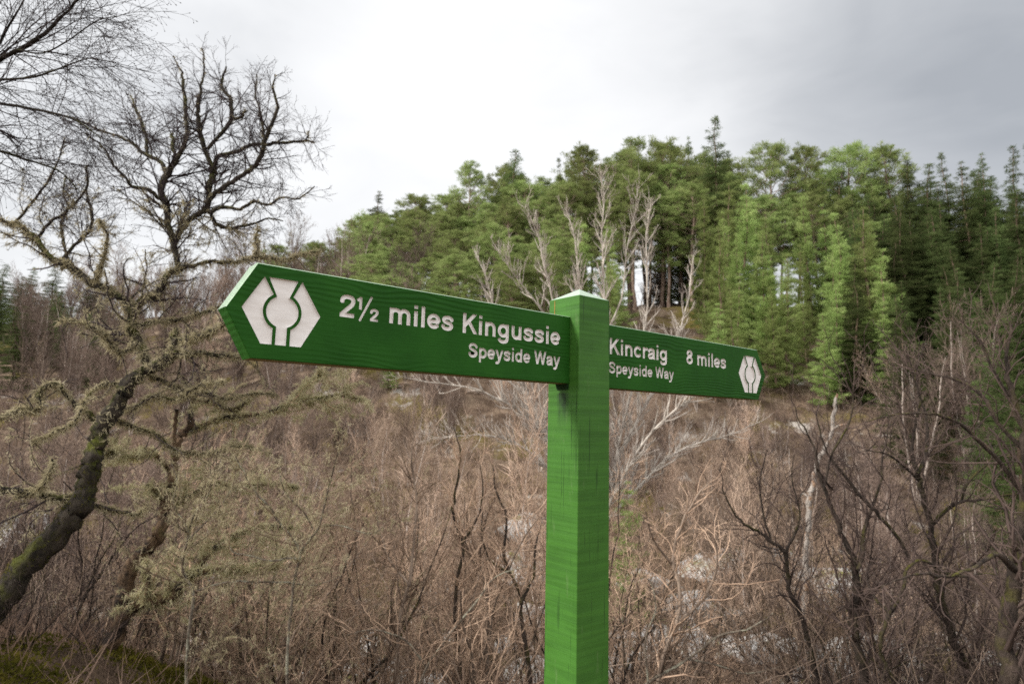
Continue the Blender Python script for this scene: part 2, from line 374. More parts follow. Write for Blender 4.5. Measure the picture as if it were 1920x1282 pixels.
def smooth_line(cp, sub=5, wig=0., rg=None):
    """Catmull-Rom through control rows (x, y, z, r), with a little crookedness"""
    cp = np.asarray(cp, float); n = len(cp)
    e = np.vstack((2 * cp[0] - cp[1], cp, 2 * cp[-1] - cp[-2])); out = []
    for i in range(n - 1):
        p0, p1, p2, p3 = e[i], e[i + 1], e[i + 2], e[i + 3]
        for k in range(sub):
            t = k / sub
            out.append(.5 * ((2 * p1) + (-p0 + p2) * t + (2 * p0 - 5 * p1 + 4 * p2 - p3) * t * t + (-p0 + 3 * p1 - 3 * p2 + p3) * t ** 3))
    out.append(cp[-1]); out = np.array(out)
    if wig:
        nz = rg.normal(size=(len(out), 3)) * wig; nz[0] = 0
        out[:, :3] += nz; out[:, 3] *= 1 + np.convolve(rg.normal(size=len(out) + 2), (.3, .4, .3), 'valid') * .09
    out[:, 3] = np.maximum(out[:, 3], .002)
    return out
def traced(limbs, rs, wig=.25, sub=4, k=.56, rooted=(0,)):
    """limbs: list of (y0, y1, [(u, v, r_px), ...]); photo pixels turned into points y0..y1 metres ahead; returns real-size lines"""
    res = []
    for n_, (y0, y1, pp) in enumerate(limbs):
        rows = []
        for i, q in enumerate(pp):
            y = y0 + (y1 - y0) * i / (len(pp) - 1); c = at(q[0], q[1], y); rows.append((*c, q[2] * k / F_PX * y))
        if n_ in rooted:                               # carry the stem on down into the ground
            q = rows[0]; lean = (np.array(q[:2]) - np.array(rows[1][:2])) * .4; g = gz(q[0] + lean[0], q[1] + lean[1]) - .15
            if q[2] > g + .05: rows.insert(0, (q[0] + lean[0], q[1] + lean[1], g, q[3] * 1.2))
        rows = np.array(rows); res.append(smooth_line(rows, sub, wig * float(np.mean(rows[:, 3])), rs))
    return res
def line_dirs(l):
    T = np.gradient(l[:, :3], axis=0); return [tuple(x) for x in T / (np.linalg.norm(T, axis=1, keepdims=True) + 1e-9)]
def line_len(l): return float(np.linalg.norm(np.diff(l[:, :3], axis=0), axis=1).sum())
def tufts_on(lines, rs, per_m, blades, ln, wd, down=.6, spread=.02, jit=1.):
    """hanging tufts along lines (rows x y z r): returns P, D, L, W"""
    P, D = [], []
    for l in lines:
        n = max(1, int(per_m * line_len(l))); q = rs.rand(n) * (len(l) - 1.001); i = q.astype(int); w = (q - i)[:, None]
        base = l[i] * (1 - w) + l[i + 1] * w
        off = rs.normal(size=(n, 3)); off /= np.linalg.norm(off, axis=1, keepdims=True)
        c = base[:, :3] + off * base[:, 3:4]
        big = .4 + 1.2 * rs.rand(n) ** 2
        for _ in range(blades):
            d = off * .6 + rs.normal(size=(n, 3)) * .6 * jit + np.array([0, 0, -down]); d /= np.linalg.norm(d, axis=1, keepdims=True)
            P.append(c + rs.normal(size=(n, 3)) * spread); D.append(d * big[:, None])
    P = np.concatenate(P); D = np.concatenate(D); m = np.linalg.norm(D, axis=1)
    return P, D / m[:, None], ln * m, np.full(len(P), wd)

# ------------------------------------------------------------------ the ground: one sheet to beyond the ridge
def build_ground():
    u = np.linspace(-1, 1, 241); xs = np.sinh(u * 5.2) / math.sinh(5.2) * 420
    w = np.linspace(0, 1, 261); ys = np.concatenate((np.linspace(-120, 0, 14)[:-1], (np.exp(w * 4.6) - 1) / (math.exp(4.6) - 1) * 640))
    X, Y = np.meshgrid(xs, ys); Z = ground_z(X, Y)
    ny, nx = X.shape; v = np.stack((X, Y, Z), -1).reshape(-1, 3)
    i = np.arange(ny - 1)[:, None] * nx + np.arange(nx - 1)[None]
    q = np.stack((i, i + 1, i + nx + 1, i + nx), -1).reshape(-1, 4)
    tag(link('ground', mesh_np('ground', v, quads=q, mats=[M['ground']], smooth=True)), kind='structure')
build_ground()

# ------------------------------------------------------------------ the fingerpost
SW = .0635                                            # half stroke of the letters, in ems
def _arc(cx, cy, rx, ry, a0, a1, n=14):
    return [(cx + rx * math.cos(R(a0 + (a1 - a0) * i / n)), cy + ry * math.sin(R(a0 + (a1 - a0) * i / n))) for i in range(n + 1)]
def _cr2(p, sub=5):
    a = smooth_line([(x, y, 0, 1) for x, y in p], sub); return [(q[0], q[1]) for q in a]
GL = {
 'i': (.278, [[(.139, 0), (.139, .519)], [(.139, .605), (.139, .716)]], None),
 'l': (.278, [[(.139, 0), (.139, .716)]], None),
 'K': (.70, [[(.145, 0), (.145, .716)], [(.66, .80), (.14, .25)], [(.33, .43), (.68, -.08)]], (0, .716)),
 'n': (.611, [[(.135, 0), (.135, .519)], [(.475, 0), (.475, .30)] + _arc(.305, .30, .17, .162, 0, 180) + [(.135, .25)]], None),
 'm': (.889, [[(.132, 0), (.132, .519)], [(.445, 0), (.445, .32)] + _arc(.2885, .32, .1565, .142, 0, 180) + [(.132, .27)],
              [(.757, 0), (.757, .32)] + _arc(.601, .32, .156, .142, 0, 180) + [(.445, .27)]], None),
 'u': (.611, [[(.476, 0), (.476, .519)], [(.136, .519), (.136, .219)] + _arc(.306, .219, .17, .162, 180, 360) + [(.476, .26)]], None),
 'e': (.556, [_arc(.282, .26, .195, .197, 0, 322, 26), [(.10, .255), (.49, .255)]], None),
 'c': (.556, [_arc(.29, .26, .197, .197, 38, 322, 24)], None),
 's': (.556, [_cr2([(.455, .375), (.395, .435), (.28, .457), (.155, .43), (.118, .365), (.175, .305), (.29, .268), (.40, .228), (.44, .155), (.39, .085), (.28, .060), (.145, .083), (.085, .16)])], None),
 'S': (.667, [_cr2([(.565, .50), (.50, .60), (.34, .652), (.165, .61), (.118, .525), (.17, .435), (.33, .372), (.50, .31), (.56, .205), (.49, .105), (.33, .062), (.155, .105), (.09, .225)])], None),
 'g': (.611, [_arc(.288, .268, .19, .19, 0, 360, 28), _cr2([(.475, .519), (.475, .25), (.475, -.02), (.425, -.115), (.30, -.15), (.165, -.128), (.105, -.065)])], (-.3, .519)),
 'p': (.611, [[(.138, .519), (.138, -.20)], _arc(.325, .262, .187, .197, 0, 360, 28)], None),
 'd': (.611, [[(.473, 0), (.473, .716)], _arc(.286, .258, .187, .197, 0, 360, 28)], None),
 'y': (.556, [[(.045, .60), (.285, .03)], _cr2([(.525, .60), (.40, .27), (.285, .0), (.235, -.105), (.17, -.145), (.065, -.14)])], (-.3, .519)),
 'W': (.944, [[(.055, .80), (.255, 0), (.472, .68), (.69, 0), (.89, .80)]], (0, .716)),
 'a': (.556, [_cr2([(.092, .36), (.155, .43), (.28, .457), (.40, .43), (.435, .35), (.437, .20), (.44, .10), (.475, -.01)]), _cr2([(.437, .285), (.30, .265), (.14, .225), (.098, .145), (.145, .072), (.24, .058), (.36, .095), (.437, .19)])], (0, .6)),
 'r': (.389, [[(.135, 0), (.135, .519)], _cr2([(.135, .27), (.165, .385), (.25, .445), (.385, .44)])], None),
 '8': (.556, [_arc(.278, .53, .155, .122, 0, 360, 26), _arc(.278, .21, .185, .147, 0, 360, 28)], None),
 '2': (.556, [_cr2([(.10, .475), (.13, .60), (.275, .653), (.425, .61), (.46, .50), (.40, .38), (.25, .235), (.115, .09)]) + [(.09, .066)], [(.045, .066), (.505, .066)]], (0, .75)),
 '1': (.40, [[(.27, 0), (.27, .716)], [(.30, .69), (.19, .57), (.07, .50)]], (0, .716)),
 '/': (.34, [[(-.02, -.06), (.36, .76)]], None),
}
def glyph_loops(strokes, clip, h=None):
    """outline loops of a letter drawn as strokes: contours of its distance field"""
    h = h or SW; st = .0085; X0, X1, Y0, Y1 = -.09, 1.05, -.27, .83
    gx = np.arange(X0, X1, st); gy = np.arange(Y0, Y1, st); GX, GY = np.meshgrid(gx, gy); D = np.full(GX.shape, 9.)
    for path in strokes:
        closed = math.dist(path[0], path[-1]) < 1e-6
        for k in range(len(path) - 1):
            (ax, ay), (bx, by) = path[k], path[k + 1]; l = math.hypot(bx - ax, by - ay)
            if l < 1e-6: continue
            tx, ty = (bx - ax) / l, (by - ay) / l; al = (GX - ax) * tx + (GY - ay) * ty; pe = np.abs((GY - ay) * tx - (GX - ax) * ty)
            d = np.maximum(pe - h, np.maximum(-al, al - l))
            D = np.minimum(D, d)
            if k > 0 or closed: D = np.minimum(D, np.hypot(GX - ax, GY - ay) - h)
    if clip: D = np.maximum(D, np.maximum(clip[0] - GY, GY - clip[1]))
    D = D - .004; IN = D < 0; seg = {}
    def ip(i0, j0, i1, j1):
        a, b = D[j0, i0], D[j1, i1]; t = a / (a - b); return (gx[i0] + (gx[i1] - gx[i0]) * t, gy[j0] + (gy[j1] - gy[j0]) * t)
    for j, i in zip(*np.nonzero(IN[:-1, :-1] | IN[1:, :-1] | IN[:-1, 1:] | IN[1:, 1:])):
        c = [(i, j), (i + 1, j), (i + 1, j + 1), (i, j + 1)]; s = [IN[b, a] for a, b in c]
        if all(s): continue
        ent, ext = [], []                              # walking round the cell: out->in and in->out crossings
        for k in range(4):
            k2 = (k + 1) % 4
            if s[k] != s[k2]:
                a, b = c[k], c[k2]; key = (min(a, b), max(a, b)); (ext if s[k] else ent).append((key, ip(*key[0], *key[1])))
        for x in ext:
            y = ent[0] if len(ent) == 1 else min(ent, key=lambda q: math.dist(q[1], x[1]))
            seg[x[0]] = (x[1], y[0])
    loops = []
    while seg:
        k0 = next(iter(seg)); k = k0; lp = []
        while k in seg: pt, k2 = seg.pop(k); lp.append(pt); k = k2
        if len(lp) > 6: loops.append(lp)
    res = []
    for lp in loops:                                   # thin out straight runs, keep corners
        o = [lp[0]]
        for q, nx in zip(lp[1:-1], lp[2:]):
            a = o[-1]; v1 = (q[0] - a[0], q[1] - a[1]); v2 = (nx[0] - q[0], nx[1] - q[1])
            cr = v1[0] * v2[1] - v1[1] * v2[0]; n = math.hypot(*v1) * math.hypot(*v2) + 1e-12
            if abs(cr) / n > .05 and math.hypot(*v1) > st * .35 or math.hypot(*v1) > .04: o.append(q)
        res.append(o)
    return res
_gc = {}
def text_loops(s, x0, z0, size, x1=None):
    """loops of a line of lettering from x0 on baseline z0; x1 stretches it to end there"""
    out, x = [], 0.
    for ch in s:
        if ch == ' ': x += .278; continue
        parts = [('1', 0, .31, .56, None), ('/', .16, 0, 1., .034), ('2', .47, -.02, .56, None)] if ch == '½' else [(ch, 0, 0, 1., None)]
        for g, ox, oz, sc_, hw in parts:
            if (g, sc_) not in _gc: _gc[(g, sc_)] = glyph_loops(GL[g][1], GL[g][2], hw or (SW if sc_ == 1 else .078))
            for lp in _gc[(g, sc_)]: out.append([(x + ox + a * sc_, oz + b * sc_) for a, b in lp])
        x += .82 if ch == '½' else GL[ch][0]
    if x1 is not None:
        mn = min(a for lp in out for a, _ in lp); mxx = max(a for lp in out for a, _ in lp); k = (x1 - x0) / (mxx - mn)
        return [[(x0 + (a - mn) * k, z0 + b * size) for a, b in lp] for lp in out]
    return [[(x0 + a * size, z0 + b * size) for a, b in lp] for lp in out]
def emblem_loops(cx, cz, sx=1., sz=1.):
    """the thistle-like waymark: two side panels and a middle piece cut in a hexagon"""
    f = lambda pts: [(cx + a * sx, cz + b * sz) for a, b in pts]
    up = _arc(0, 0, .0258, .0258, 113, -247 + 0, 2)
    ring = lambda r, a0, a1: [(r * math.cos(R(a0 + (a1 - a0) * i / 18)), r * math.sin(R(a0 + (a1 - a0) * i / 18))) for i in range(19)]
    mid = [(-.0085, -.0538), (.0088, -.0538), (.0088, -.0243)] + ring(.0259, -70, 68) + [(.0221, .0538), (-.0247, .0538), (-.0103, .0240)] + ring(.0259, 112, 250) + [(-.0085, -.0243)]
    left = [(-.0317, .0535), (-.0632, .0006), (-.0313, -.0538), (-.0140, -.0538), (-.0140, -.0275)] + ring(.0311, 242.5, 121)
    rt = [(.0148, -.0538), (.0333, -.0538), (.0630, .0000), (.0291, .0540)] + ring(.0311, 59, -62)
    return [f(mid), f(left), f(rt)]
def curve_mesh(loops, extrude=0., fill='BOTH', offset=0.):
    cu = bpy.data.curves.new('outline', 'CURVE'); cu.dimensions = '2D'; cu.fill_mode = fill; cu.extrude = extrude; cu.offset = offset
    for lp in loops:
        s = cu.splines.new('POLY'); s.points.add(len(lp) - 1); s.use_cyclic_u = True
        for p, (a, b) in zip(s.points, lp): p.co = (a, b, 0, 1)
    o = bpy.data.objects.new('outline', cu); COL.objects.link(o)
    me = bpy.data.meshes.new_from_object(o.evaluated_get(bpy.context.evaluated_depsgraph_get()))
    v = np.array([q.co[:] for q in me.vertices]); f = [tuple(p.vertices) for p in me.polygons]
    bpy.data.objects.remove(o); bpy.data.curves.remove(cu); bpy.data.meshes.remove(me); return v, f
def pydata(name, v, f, mats, mi=None):
    me = bpy.data.meshes.new(name); me.from_pydata([tuple(map(float, q)) for q in v], [], f)
    for m in mats: me.materials.append(m)
    if mi is not None: me.polygons.foreach_set('material_index', mi)
    me.update(); return me
BT, DEPTH, CH = .043, .0040, .0014                      # board thickness, depth of the routed letters, arris
def make_board(parent, outline, cuts, z0):
    """outline counter-clockwise in (x, z); front face at y = 0, back at BT"""
    n = len(outline); ctr = np.mean(outline, axis=0)
    ins = []
    for k in range(n):
        a, b, c = (np.array(outline[(k + d) % n]) for d in (-1, 0, 1))
        n1 = np.array([-(b - a)[1], (b - a)[0]]); n1 /= np.linalg.norm(n1); n2 = np.array([-(c - b)[1], (c - b)[0]]); n2 /= np.linalg.norm(n2)
        m = (n1 + n2); ins.append(tuple(b + m / (1 + n1 @ n2) * CH))
    v, f = curve_mesh([ins] + cuts, 0, 'FRONT')
    V = [(a, 0., b) for a, b, _ in v]; F = list(f); o = len(V); mi = [0] * len(F)
    V += [(a, 0., b) for a, b in ins] + [(a, CH, b) for a, b in outline] + [(a, BT - CH, b) for a, b in outline] + [(a, BT, b) for a, b in ins]
    for k in range(n):
        k2 = (k + 1) % n; under = abs(outline[k][1] - outline[k2][1]) < .004 and outline[k2][0] > outline[k][0]
        for r in range(3):
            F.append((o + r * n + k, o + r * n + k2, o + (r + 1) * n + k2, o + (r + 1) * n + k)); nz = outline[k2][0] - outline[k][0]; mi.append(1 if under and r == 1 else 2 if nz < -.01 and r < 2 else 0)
    F.append(tuple(o + 3 * n + k for k in range(n))); mi.append(0)
    b = link('finger_board', pydata('finger_board', V, F, [M['board_paint'], M['bare_edge'], M['cap_paint']], mi), parent, (0, -.05 + .0287, z0))
    return b
def routed(name, loops, board):
    v, f = curve_mesh(loops, DEPTH / 2, 'BACK')
    V = [(a, DEPTH / 2 - c + .00012, b) for a, b, c in v]
    link(name, pydata(name, V, f, [M['letter_paint']]), board)
def build_signpost():
    a = .6826; X, Y = .1495, 1.3835
    dx, dy = math.cos(a), math.sin(a); c = (X + (dx - dy) * .05, Y + (dy + dx) * .05)
    root = empty('fingerpost', 'green wooden fingerpost with two white lettered arms and a pointed post top', 'signpost', (c[0], c[1], gz(*c)), a)
    z = lambda h: h + CAMZ - root.location.z
    # post: square, chamfered arrises, shallow pyramid top
    h, ch = .05, .0012; zt, za = z(.2907), z(.3180); prof = []
    for sx, sy in ((-1, -1), (1, -1), (1, 1), (-1, 1)):
        q = [(sx * h, sy * (h - ch)), (sx * (h - ch), sy * h)]; prof += q if sx * sy < 0 and True else q
    prof = sorted(prof, key=lambda p: math.atan2(p[1], p[0]))
    zs = [-.5, zt - .0012, zt]; V = []
    for k, zz in enumerate(zs):
        s = 1 if k < 2 else (h - .001) / h
        V += [(p[0] * s, p[1] * s, zz) for p in prof]
    F = []
    for k in range(2):
        for i in range(8): F.append((k * 8 + i, k * 8 + (i + 1) % 8, (k + 1) * 8 + (i + 1) % 8, (k + 1) * 8 + i))
    F.append(tuple(range(7, -1, -1)))
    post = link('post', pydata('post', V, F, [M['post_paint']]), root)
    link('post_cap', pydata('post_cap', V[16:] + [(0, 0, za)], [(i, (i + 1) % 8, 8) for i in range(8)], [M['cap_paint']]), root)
    # resin crack near the top of the left face, and a dark block added for the shaded slot under the arm
    def box(name, x0, x1, y0, y1, z0, z1, m, taper=0., par=root):
        v = [(x, y, zz) for zz in (z0, z1) for x, y in ((x0 + (taper if zz == z0 else 0), y0), (x1, y0), (x1, y1), (x0 + (taper if zz == z0 else 0), y1))]
        return link(name, pydata(name, v, [(0, 3, 2, 1), (4, 5, 6, 7), (0, 1, 5, 4), (1, 2, 6, 5), (2, 3, 7, 6), (3, 0, 4, 7)], [m]), par)
    box('resin_crack', -.0507, -.0498, .0300, .0312, z(.246), z(.287), M['crack'], par=post)
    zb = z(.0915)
    box('slot_shade', -.0560, -.0497, -.0180, .0190, zb - .013, zb - .0004, M['shade_green'], .0045)  # dark block in place of the slot's contact shade
    # arms (x along the arm, front face towards the camera)
    ol = [(-.05 - .6917, 0), (-.0503, 0), (-.0503, .1522), (-.05 - .6917, .1522), (-.05 - .6917 - .0425, .0761)]
    e = -.05
    l1 = text_loops('2½ miles Kingussie', e - .5510, .0837, .0548, e - .0310)
    l2 = text_loops('Speyside Way', e - .2795, .0368, .0402, e - .0306)
    em = emblem_loops(e - .6473, .0782)
    bl = make_board(root, ol, l1 + l2 + em, zb)
    routed('lettering', l1, bl); routed('lettering', l2, bl); routed('emblem', em, bl)
    zr = z(.0885)
    sx = lambda s: s - .05
    r1 = text_loops('Kincraig', sx(.1330), .0822, .0540, sx(.3535)); r2 = text_loops('8 miles', sx(.4386), .0822, .0540, sx(.6285))
    r3 = text_loops('Speyside Way', sx(.1300), .0362, .0395, sx(.3820))
    er = emblem_loops(sx(.7580), .0745, 1.0, 1.02)
    orr = [(.0503, 0), (sx(.8017), 0), (sx(.8464), .0763), (sx(.8017), .1526), (.0503, .1526)]
    br = make_board(root, orr, r1 + r2 + r3 + er, zr)
    for q in (r1, r2, r3): routed('lettering', q, br)
    routed('emblem', er, br)
build_signpost()

# ------------------------------------------------------------------ conifers
def needles(name, C, A, Rd, n_per, ln, wd, mat, rs, out_bias=.7, flat=.55, up=.25):
    """clumps of needle tufts: centres C, outward axes A, radii Rd"""
    k = len(C); n = k * n_per; idx = np.repeat(np.arange(k), n_per)
    q = rs.normal(size=(n, 3)); q /= np.linalg.norm(q, axis=1, keepdims=True) + 1e-9
    rr = rs.rand(n) ** .45
    off = q * rr[:, None]; off[:, 2] *= flat
    P = C[idx] + off * Rd[idx][:, None]
    D = off * .9 + A[idx] * out_bias + rs.normal(size=(n, 3)) * .42; D[:, 2] += up
    D /= np.linalg.norm(D, axis=1, keepdims=True) + 1e-9
    return blades_mesh(name, P, D, ln * (.6 + .8 * rs.rand(n)), wd * (.7 + .6 * rs.rand(n)), mat, rs)
def make_pine(name, cat, seed, H, kind):
    rs = np.random.RandomState(seed); rg = random.Random(seed); mats = {'scots': ('pine_bark', 'pine_leaf'), 'young': ('spruce_bark', 'young_leaf'), 'spruce': ('spruce_bark', 'dark_leaf')}[kind]
    root = empty(name, name.replace('_', ' '), cat); C, A, Rd, polys = [], [], [], []
    zs = np.linspace(-.6, H, 12); wob = np.cumsum(rs.normal(size=(12, 2)) * H * .006, axis=0); wob[0] = 0
    r0 = H * (.0125 if kind == 'scots' else .011); rad = r0 * (1 - .93 * np.linspace(0, 1, 12) ** (1.5 if kind == 'scots' else 1)) + .004; rad[0] *= 1.35
    polys.append((np.column_stack((wob, zs)), rad, 8))
    tx = lambda z: np.array([np.interp(z, zs, wob[:, 0]), np.interp(z, zs, wob[:, 1]), z])
    if kind == 'scots':
        cb = H * rs.uniform(.30, .52); nl = int(46 + H * .9); az = rs.rand() * 6.3
        for i in range(nl):
            f = (i + .5 * rs.rand()) / nl; z = cb + (H * .985 - cb) * f; az += 2.4 + rs.normal() * .5
            prof = (math.sin(math.pi * min(1, .14 + f * .80)) ** .8) * (.65 + .5 * rs.rand()) * (.55 if rs.rand() < .12 else 1)
            L = H * .165 * prof + .5; el = .05 + .75 * f + rs.normal() * .15; d = np.array([math.cos(az) * math.cos(el), math.sin(az) * math.cos(el), math.sin(el)])
            p = tx(z); pts = [p]
            for s in range(4):
                d = d + rs.normal(size=3) * .16 + np.array([0, 0, .07]); d /= np.linalg.norm(d); p = p + d * L / 4; pts.append(p)
            polys.append((pts, np.linspace(max(.02, r0 * .24 * prof), .012, 5), 4))
            for s in range(4 + int(5.0 * prof + .5)):
                w = .40 + .6 * rs.rand(); j = min(int(w * 4), 3); b = pts[j] + (pts[j + 1] - pts[j]) * (w * 4 - j)
                sd = d + rs.normal(size=3) * .75; sd[2] = abs(sd[2]) * .6; sd /= np.linalg.norm(sd); e = b + sd * L * rs.uniform(.15, .42)
                polys.append(([b, (b + e) / 2 + rs.normal(size=3) * .04, e], [.022, .015, .01], 3))
                C.append(e); A.append(sd * .6 + np.array([0, 0, .35])); Rd.append(rs.uniform(.27, .50) * (H / 18) ** .5)
            C.append(pts[-1]); A.append(d); Rd.append(rs.uniform(.27, .48) * (H / 18) ** .5)
        for i in range(10):                            # dead snags below the crown
            z = cb * rs.uniform(.35, .98); a = rs.rand() * 6.3; b = tx(z); e = b + np.array([math.cos(a), math.sin(a), rs.uniform(-.2, .3)]) * rs.uniform(.5, 1.6)
            polys.append(([b, (b + e) / 2 + rs.normal(size=3) * .06, e], [.03, .02, .01], 3))
        nm = needles('crown', np.array(C), np.array(A), np.array(Rd), 40, .30, .055, M[mats[1]], rs, .5, .55, .28)
    else:
        wide = .185 if kind == 'young' else .175
        z = H * (.06 if kind == 'young' else .04); step = H * (.060 if kind == 'young' else .036)
        while z < H * .985:
            f = z / H; Lw = H * wide * (1 - f) ** .82 + .14; nb = 6 if f < .8 else 4; a0 = rs.rand() * 6.3
            for b in range(nb):
                if rs.rand() < .13: continue
                az = a0 + b * 6.283 / nb + rs.normal() * .22; L = Lw * rs.uniform(.5, 1.25)
                el = (.14 if kind == 'young' else -.05) + .32 * f + rs.normal() * .1
                d = np.array([math.cos(az) * math.cos(el), math.sin(az) * math.cos(el), math.sin(el)]); p = tx(z + rs.normal() * .12); pts = [p]
                for s in range(4):
                    d = d + np.array([0, 0, (.10 if kind == 'young' else (-.10 if s < 2 else .14))]) + rs.normal(size=3) * .05; d /= np.linalg.norm(d); p = p + d * L / 4; pts.append(p)
                polys.append((pts, np.linspace(.012 + L * .011, .006, 5), 3))
                m = max(1, int(L / .25))
                for s in range(m):
                    w = (.22 if f < .55 else .08) + (1 - (.22 if f < .55 else .08)) * (s + rs.rand()) / m; j = min(int(w * 4), 3); c = pts[j] + (pts[j + 1] - pts[j]) * (w * 4 - j)
                    sp = L * .34 * (1.15 - w) * rs.normal(); sdv = np.array([-math.sin(az), math.cos(az), 0.]) * sp + np.array([0, 0, -abs(sp) * .1])
                    C.append(c + sdv); A.append(d * .8 + sdv * .5); Rd.append(.19 + .13 * rs.rand())
            z += step * rs.uniform(.75, 1.25)
        C.append(tx(H)); A.append(np.array([0, 0, 1.])); Rd.append(.16)
        nm = needles('crown', np.array(C), np.array(A), np.array(Rd) * 1.15, 40, .20, .042, M[mats[1]], rs, .45, .5, .18 if kind == 'young' else .02)
    link('trunk', tube_mesh('trunk', polys, M[mats[0]]), root); link('crown', nm, root)
    root['height'] = H; return Kind(root)
def build_conifers():
    rs = np.random.RandomState(77)
    S = [make_pine('scots_pine', 'pine tree', 100 + i, 18., 'scots') for i in range(6)]
    Y = [make_pine('young_pine', 'pine tree', 200 + i, 12., 'young') for i in range(5)]
    D = [make_pine('spruce_tree', 'spruce tree', 300 + i, 15., 'spruce') for i in range(4)]
    def put(K, x, y, ztop, label, group, wide=1.):
        g = gz(x, y) - .05; h = max(2., ztop - g); k = K[rs.randint(len(K))] if isinstance(K, list) else K
        s = h / k.root['height']; k.put((x, y, g), rs.rand() * 6.28, s ** .75 * wide, s, label, group, (rs.normal() * .018, rs.normal() * .018))
    def hero(K, u, v, y, label, wide=1.):
        p = at(u, v, y); put(K, p[0], y, p[2], label, None, wide)
    # trees that stand out on the skyline, one by one
    for u, v, y, K, wd, lb in [
        (1340, 226, 66, D[0], 1.25, 'tallest dark pine on the ridge, pointed above all its neighbours'),
        (1296, 262, 74, D[1], .8, 'slim dark spire left beside the tallest ridge pine'),
        (963, 281, 72, D[2], 1.3, 'pointed dark fir on the skyline above the post'),
        (1050, 300, 74, D[3], .7, 'thin spire just right of the pointed fir above the post'),
        (880, 318, 70, S[0], .85, 'tall pine on the left shoulder of the ridge wood'),
        (1105, 292, 70, S[1], .8, 'round topped ridge pine above the right edge of the post'),
        (1180, 281, 71, S[2], 1.05, 'broad ridge pine among the bare rowan tips'),
        (1240, 275, 70, S[3], 1.1, 'broad crowned ridge pine with long bare trunk'),
        (1440, 283, 68, S[4], 1.0, 'flat topped pine right of the tallest ridge pine'),
        (1500, 292, 69, S[5], .8, 'second rounded pine right of the tallest ridge pine'),
        (1583, 284, 70, S[0], 1.2, 'wide umbrella shaped pine on the right skyline'),
        (1668, 291, 70, S[1], .95, 'rounded skyline pine at the start of the dark spruces'),
        (1770, 288, 62, D[0], .9, 'first dark spruce spire on the right skyline'),
        (1712, 304, 64, D[2], 1.2, 'dark spruce filling the skyline right of the rounded pine'),
        (1738, 312, 61, D[3], 1.2, 'dark spruce just left of the first dark spire on the right skyline'),
        (1808, 306, 60, D[1], 1.2, 'dark spruce between the first two dark spires on the right skyline'),
        (1843, 290, 60, D[1], .95, 'dark spruce spire second from the right edge'),
        (1890, 282, 58, D[2], .8, 'dark spruce spire near the right edge'),
        (1918, 272, 56, D[3], .9, 'dark spruce cut by the right edge of the view'),
        (714, 358, 74, D[1], 1.3, 'small pointed fir where the ridge drops to the left'),
        (790, 372, 70, S[5], 1.1, 'bushy pine on the falling left end of the ridge'),
        (1385, 345, 56, Y[0], 1.0, 'tall bright green young pine at the edge of the ridge wood'),
        (1352, 400, 54, Y[1], .8, 'bright young pine left of the tallest bright one'),
        (1428, 435, 50, Y[2], .9, 'bright young pine above the right arm tip'),
        (1508, 462, 48, Y[3], .85, 'slender bright young pine right of the arm tip'),
        (1612, 392, 47, Y[4], 1.25, 'broad pale green young pine in the middle of the right slope'),
        (1580, 400, 50, Y[0], 1.0, 'yellowish young pine behind the broad pale one'),
        (1648, 470, 45, Y[1], 1.2, 'feathery young pine in front of the dark spruces'),
        (1468, 480, 46, Y[2], 1.0, 'low bright young pine behind the right arm'),
        ]: hero(K, u, v, y, lb, wd)
    skyt = [-1, -.75, -.62, -.5, -.38, -.30, -.235, -.15, -.07, 0, .1, .2, .28, .34, .40, .5, .6, .7, .8, 1]
    skyz = [.27, .25, .245, .25, .275, .315, .345, .36, .395, .42, .43, .44, .45, .455, .44, .44, .43, .43, .46, .48]
    def fill(n, t0, t1, y0, y1, K, f0, f1, mind, label, group, hmin, hmax, wide=1.):
        pts = []; tries = 0
        while len(pts) < n and tries < n * 60:
            tries += 1; t = rs.uniform(t0, t1); y = rs.uniform(y0, y1); x = t * y
            if any((x - a) ** 2 + (y - b) ** 2 < mind * mind for a, b in pts): continue
            pts.append((x, y)); f = (y - y0) / (y1 - y0); top = np.interp(t, skyt, skyz) * (f0 + (f1 - f0) * f) * rs.uniform(.9, 1.03)
            g = gz(x, y); z = min(max(CAMZ + top * y, g + hmin), g + hmax, CAMZ + np.interp(t, skyt, skyz) * 1.0 * y)
            put(K, x, y, max(z, g + hmin * .6), label, group, wide * rs.uniform(.9, 1.2))
    fill(62, -.26, .36, 64, 80, S, .88, 1.0, 2.3, 'tall mid green pine packed in the ridge wood behind the post', 'pines of the ridge wood', 9, 26)
    fill(20, -.28, .10, 54, 64, S + [Y[1]], .60, .90, 2.8, 'leaning green pine on the near edge of the ridge wood', 'pines on the near edge of the ridge wood', 6, 19, 1.05)
    fill(20, -.26, .16, 47, 57, Y[:2] + S[:3], .60, .84, 2.6, 'low yellow green pine in front of the ridge wood left of the post', 'low pines in front of the ridge wood', 4, 12, 1.2)
    for t, y, h in [(.235, 73, 6.5), (.255, 75, 5), (.268, 72.5, 7.5), (.285, 74, 6), (.30, 76, 7), (.315, 73, 5.5), (.328, 75, 7.5), (.278, 78, 8), (.245, 79, 8.5), (.31, 80, 8.5)]: Y[int(y) % 5].put((t * y, y, gz(t * y, y) - .05), y, h / 12 * 1.3, h / 12, 'small pine growing beneath the tall trunks on the ridge', 'small pines under the ridge trunks')
    for x, y, h in [(-8.2, 2.4, 5.2), (-9.4, 4.6, 5.6), (-9.8, 7.0, 5.0)]: D[2].put((x, y, gz(x, y) - .05), y, h / 15 * 1.5, h / 15, 'low spruce added beyond the left edge to shade the foreground', 'spruces added to shade the left foreground')  # unseen spruces, added to throw shade over the lower left foreground
    fill(14, .34, .62, 60, 74, S, .84, .97, 3.0, 'pine standing behind the bright young pines', 'pines behind the young plantation', 9, 24)
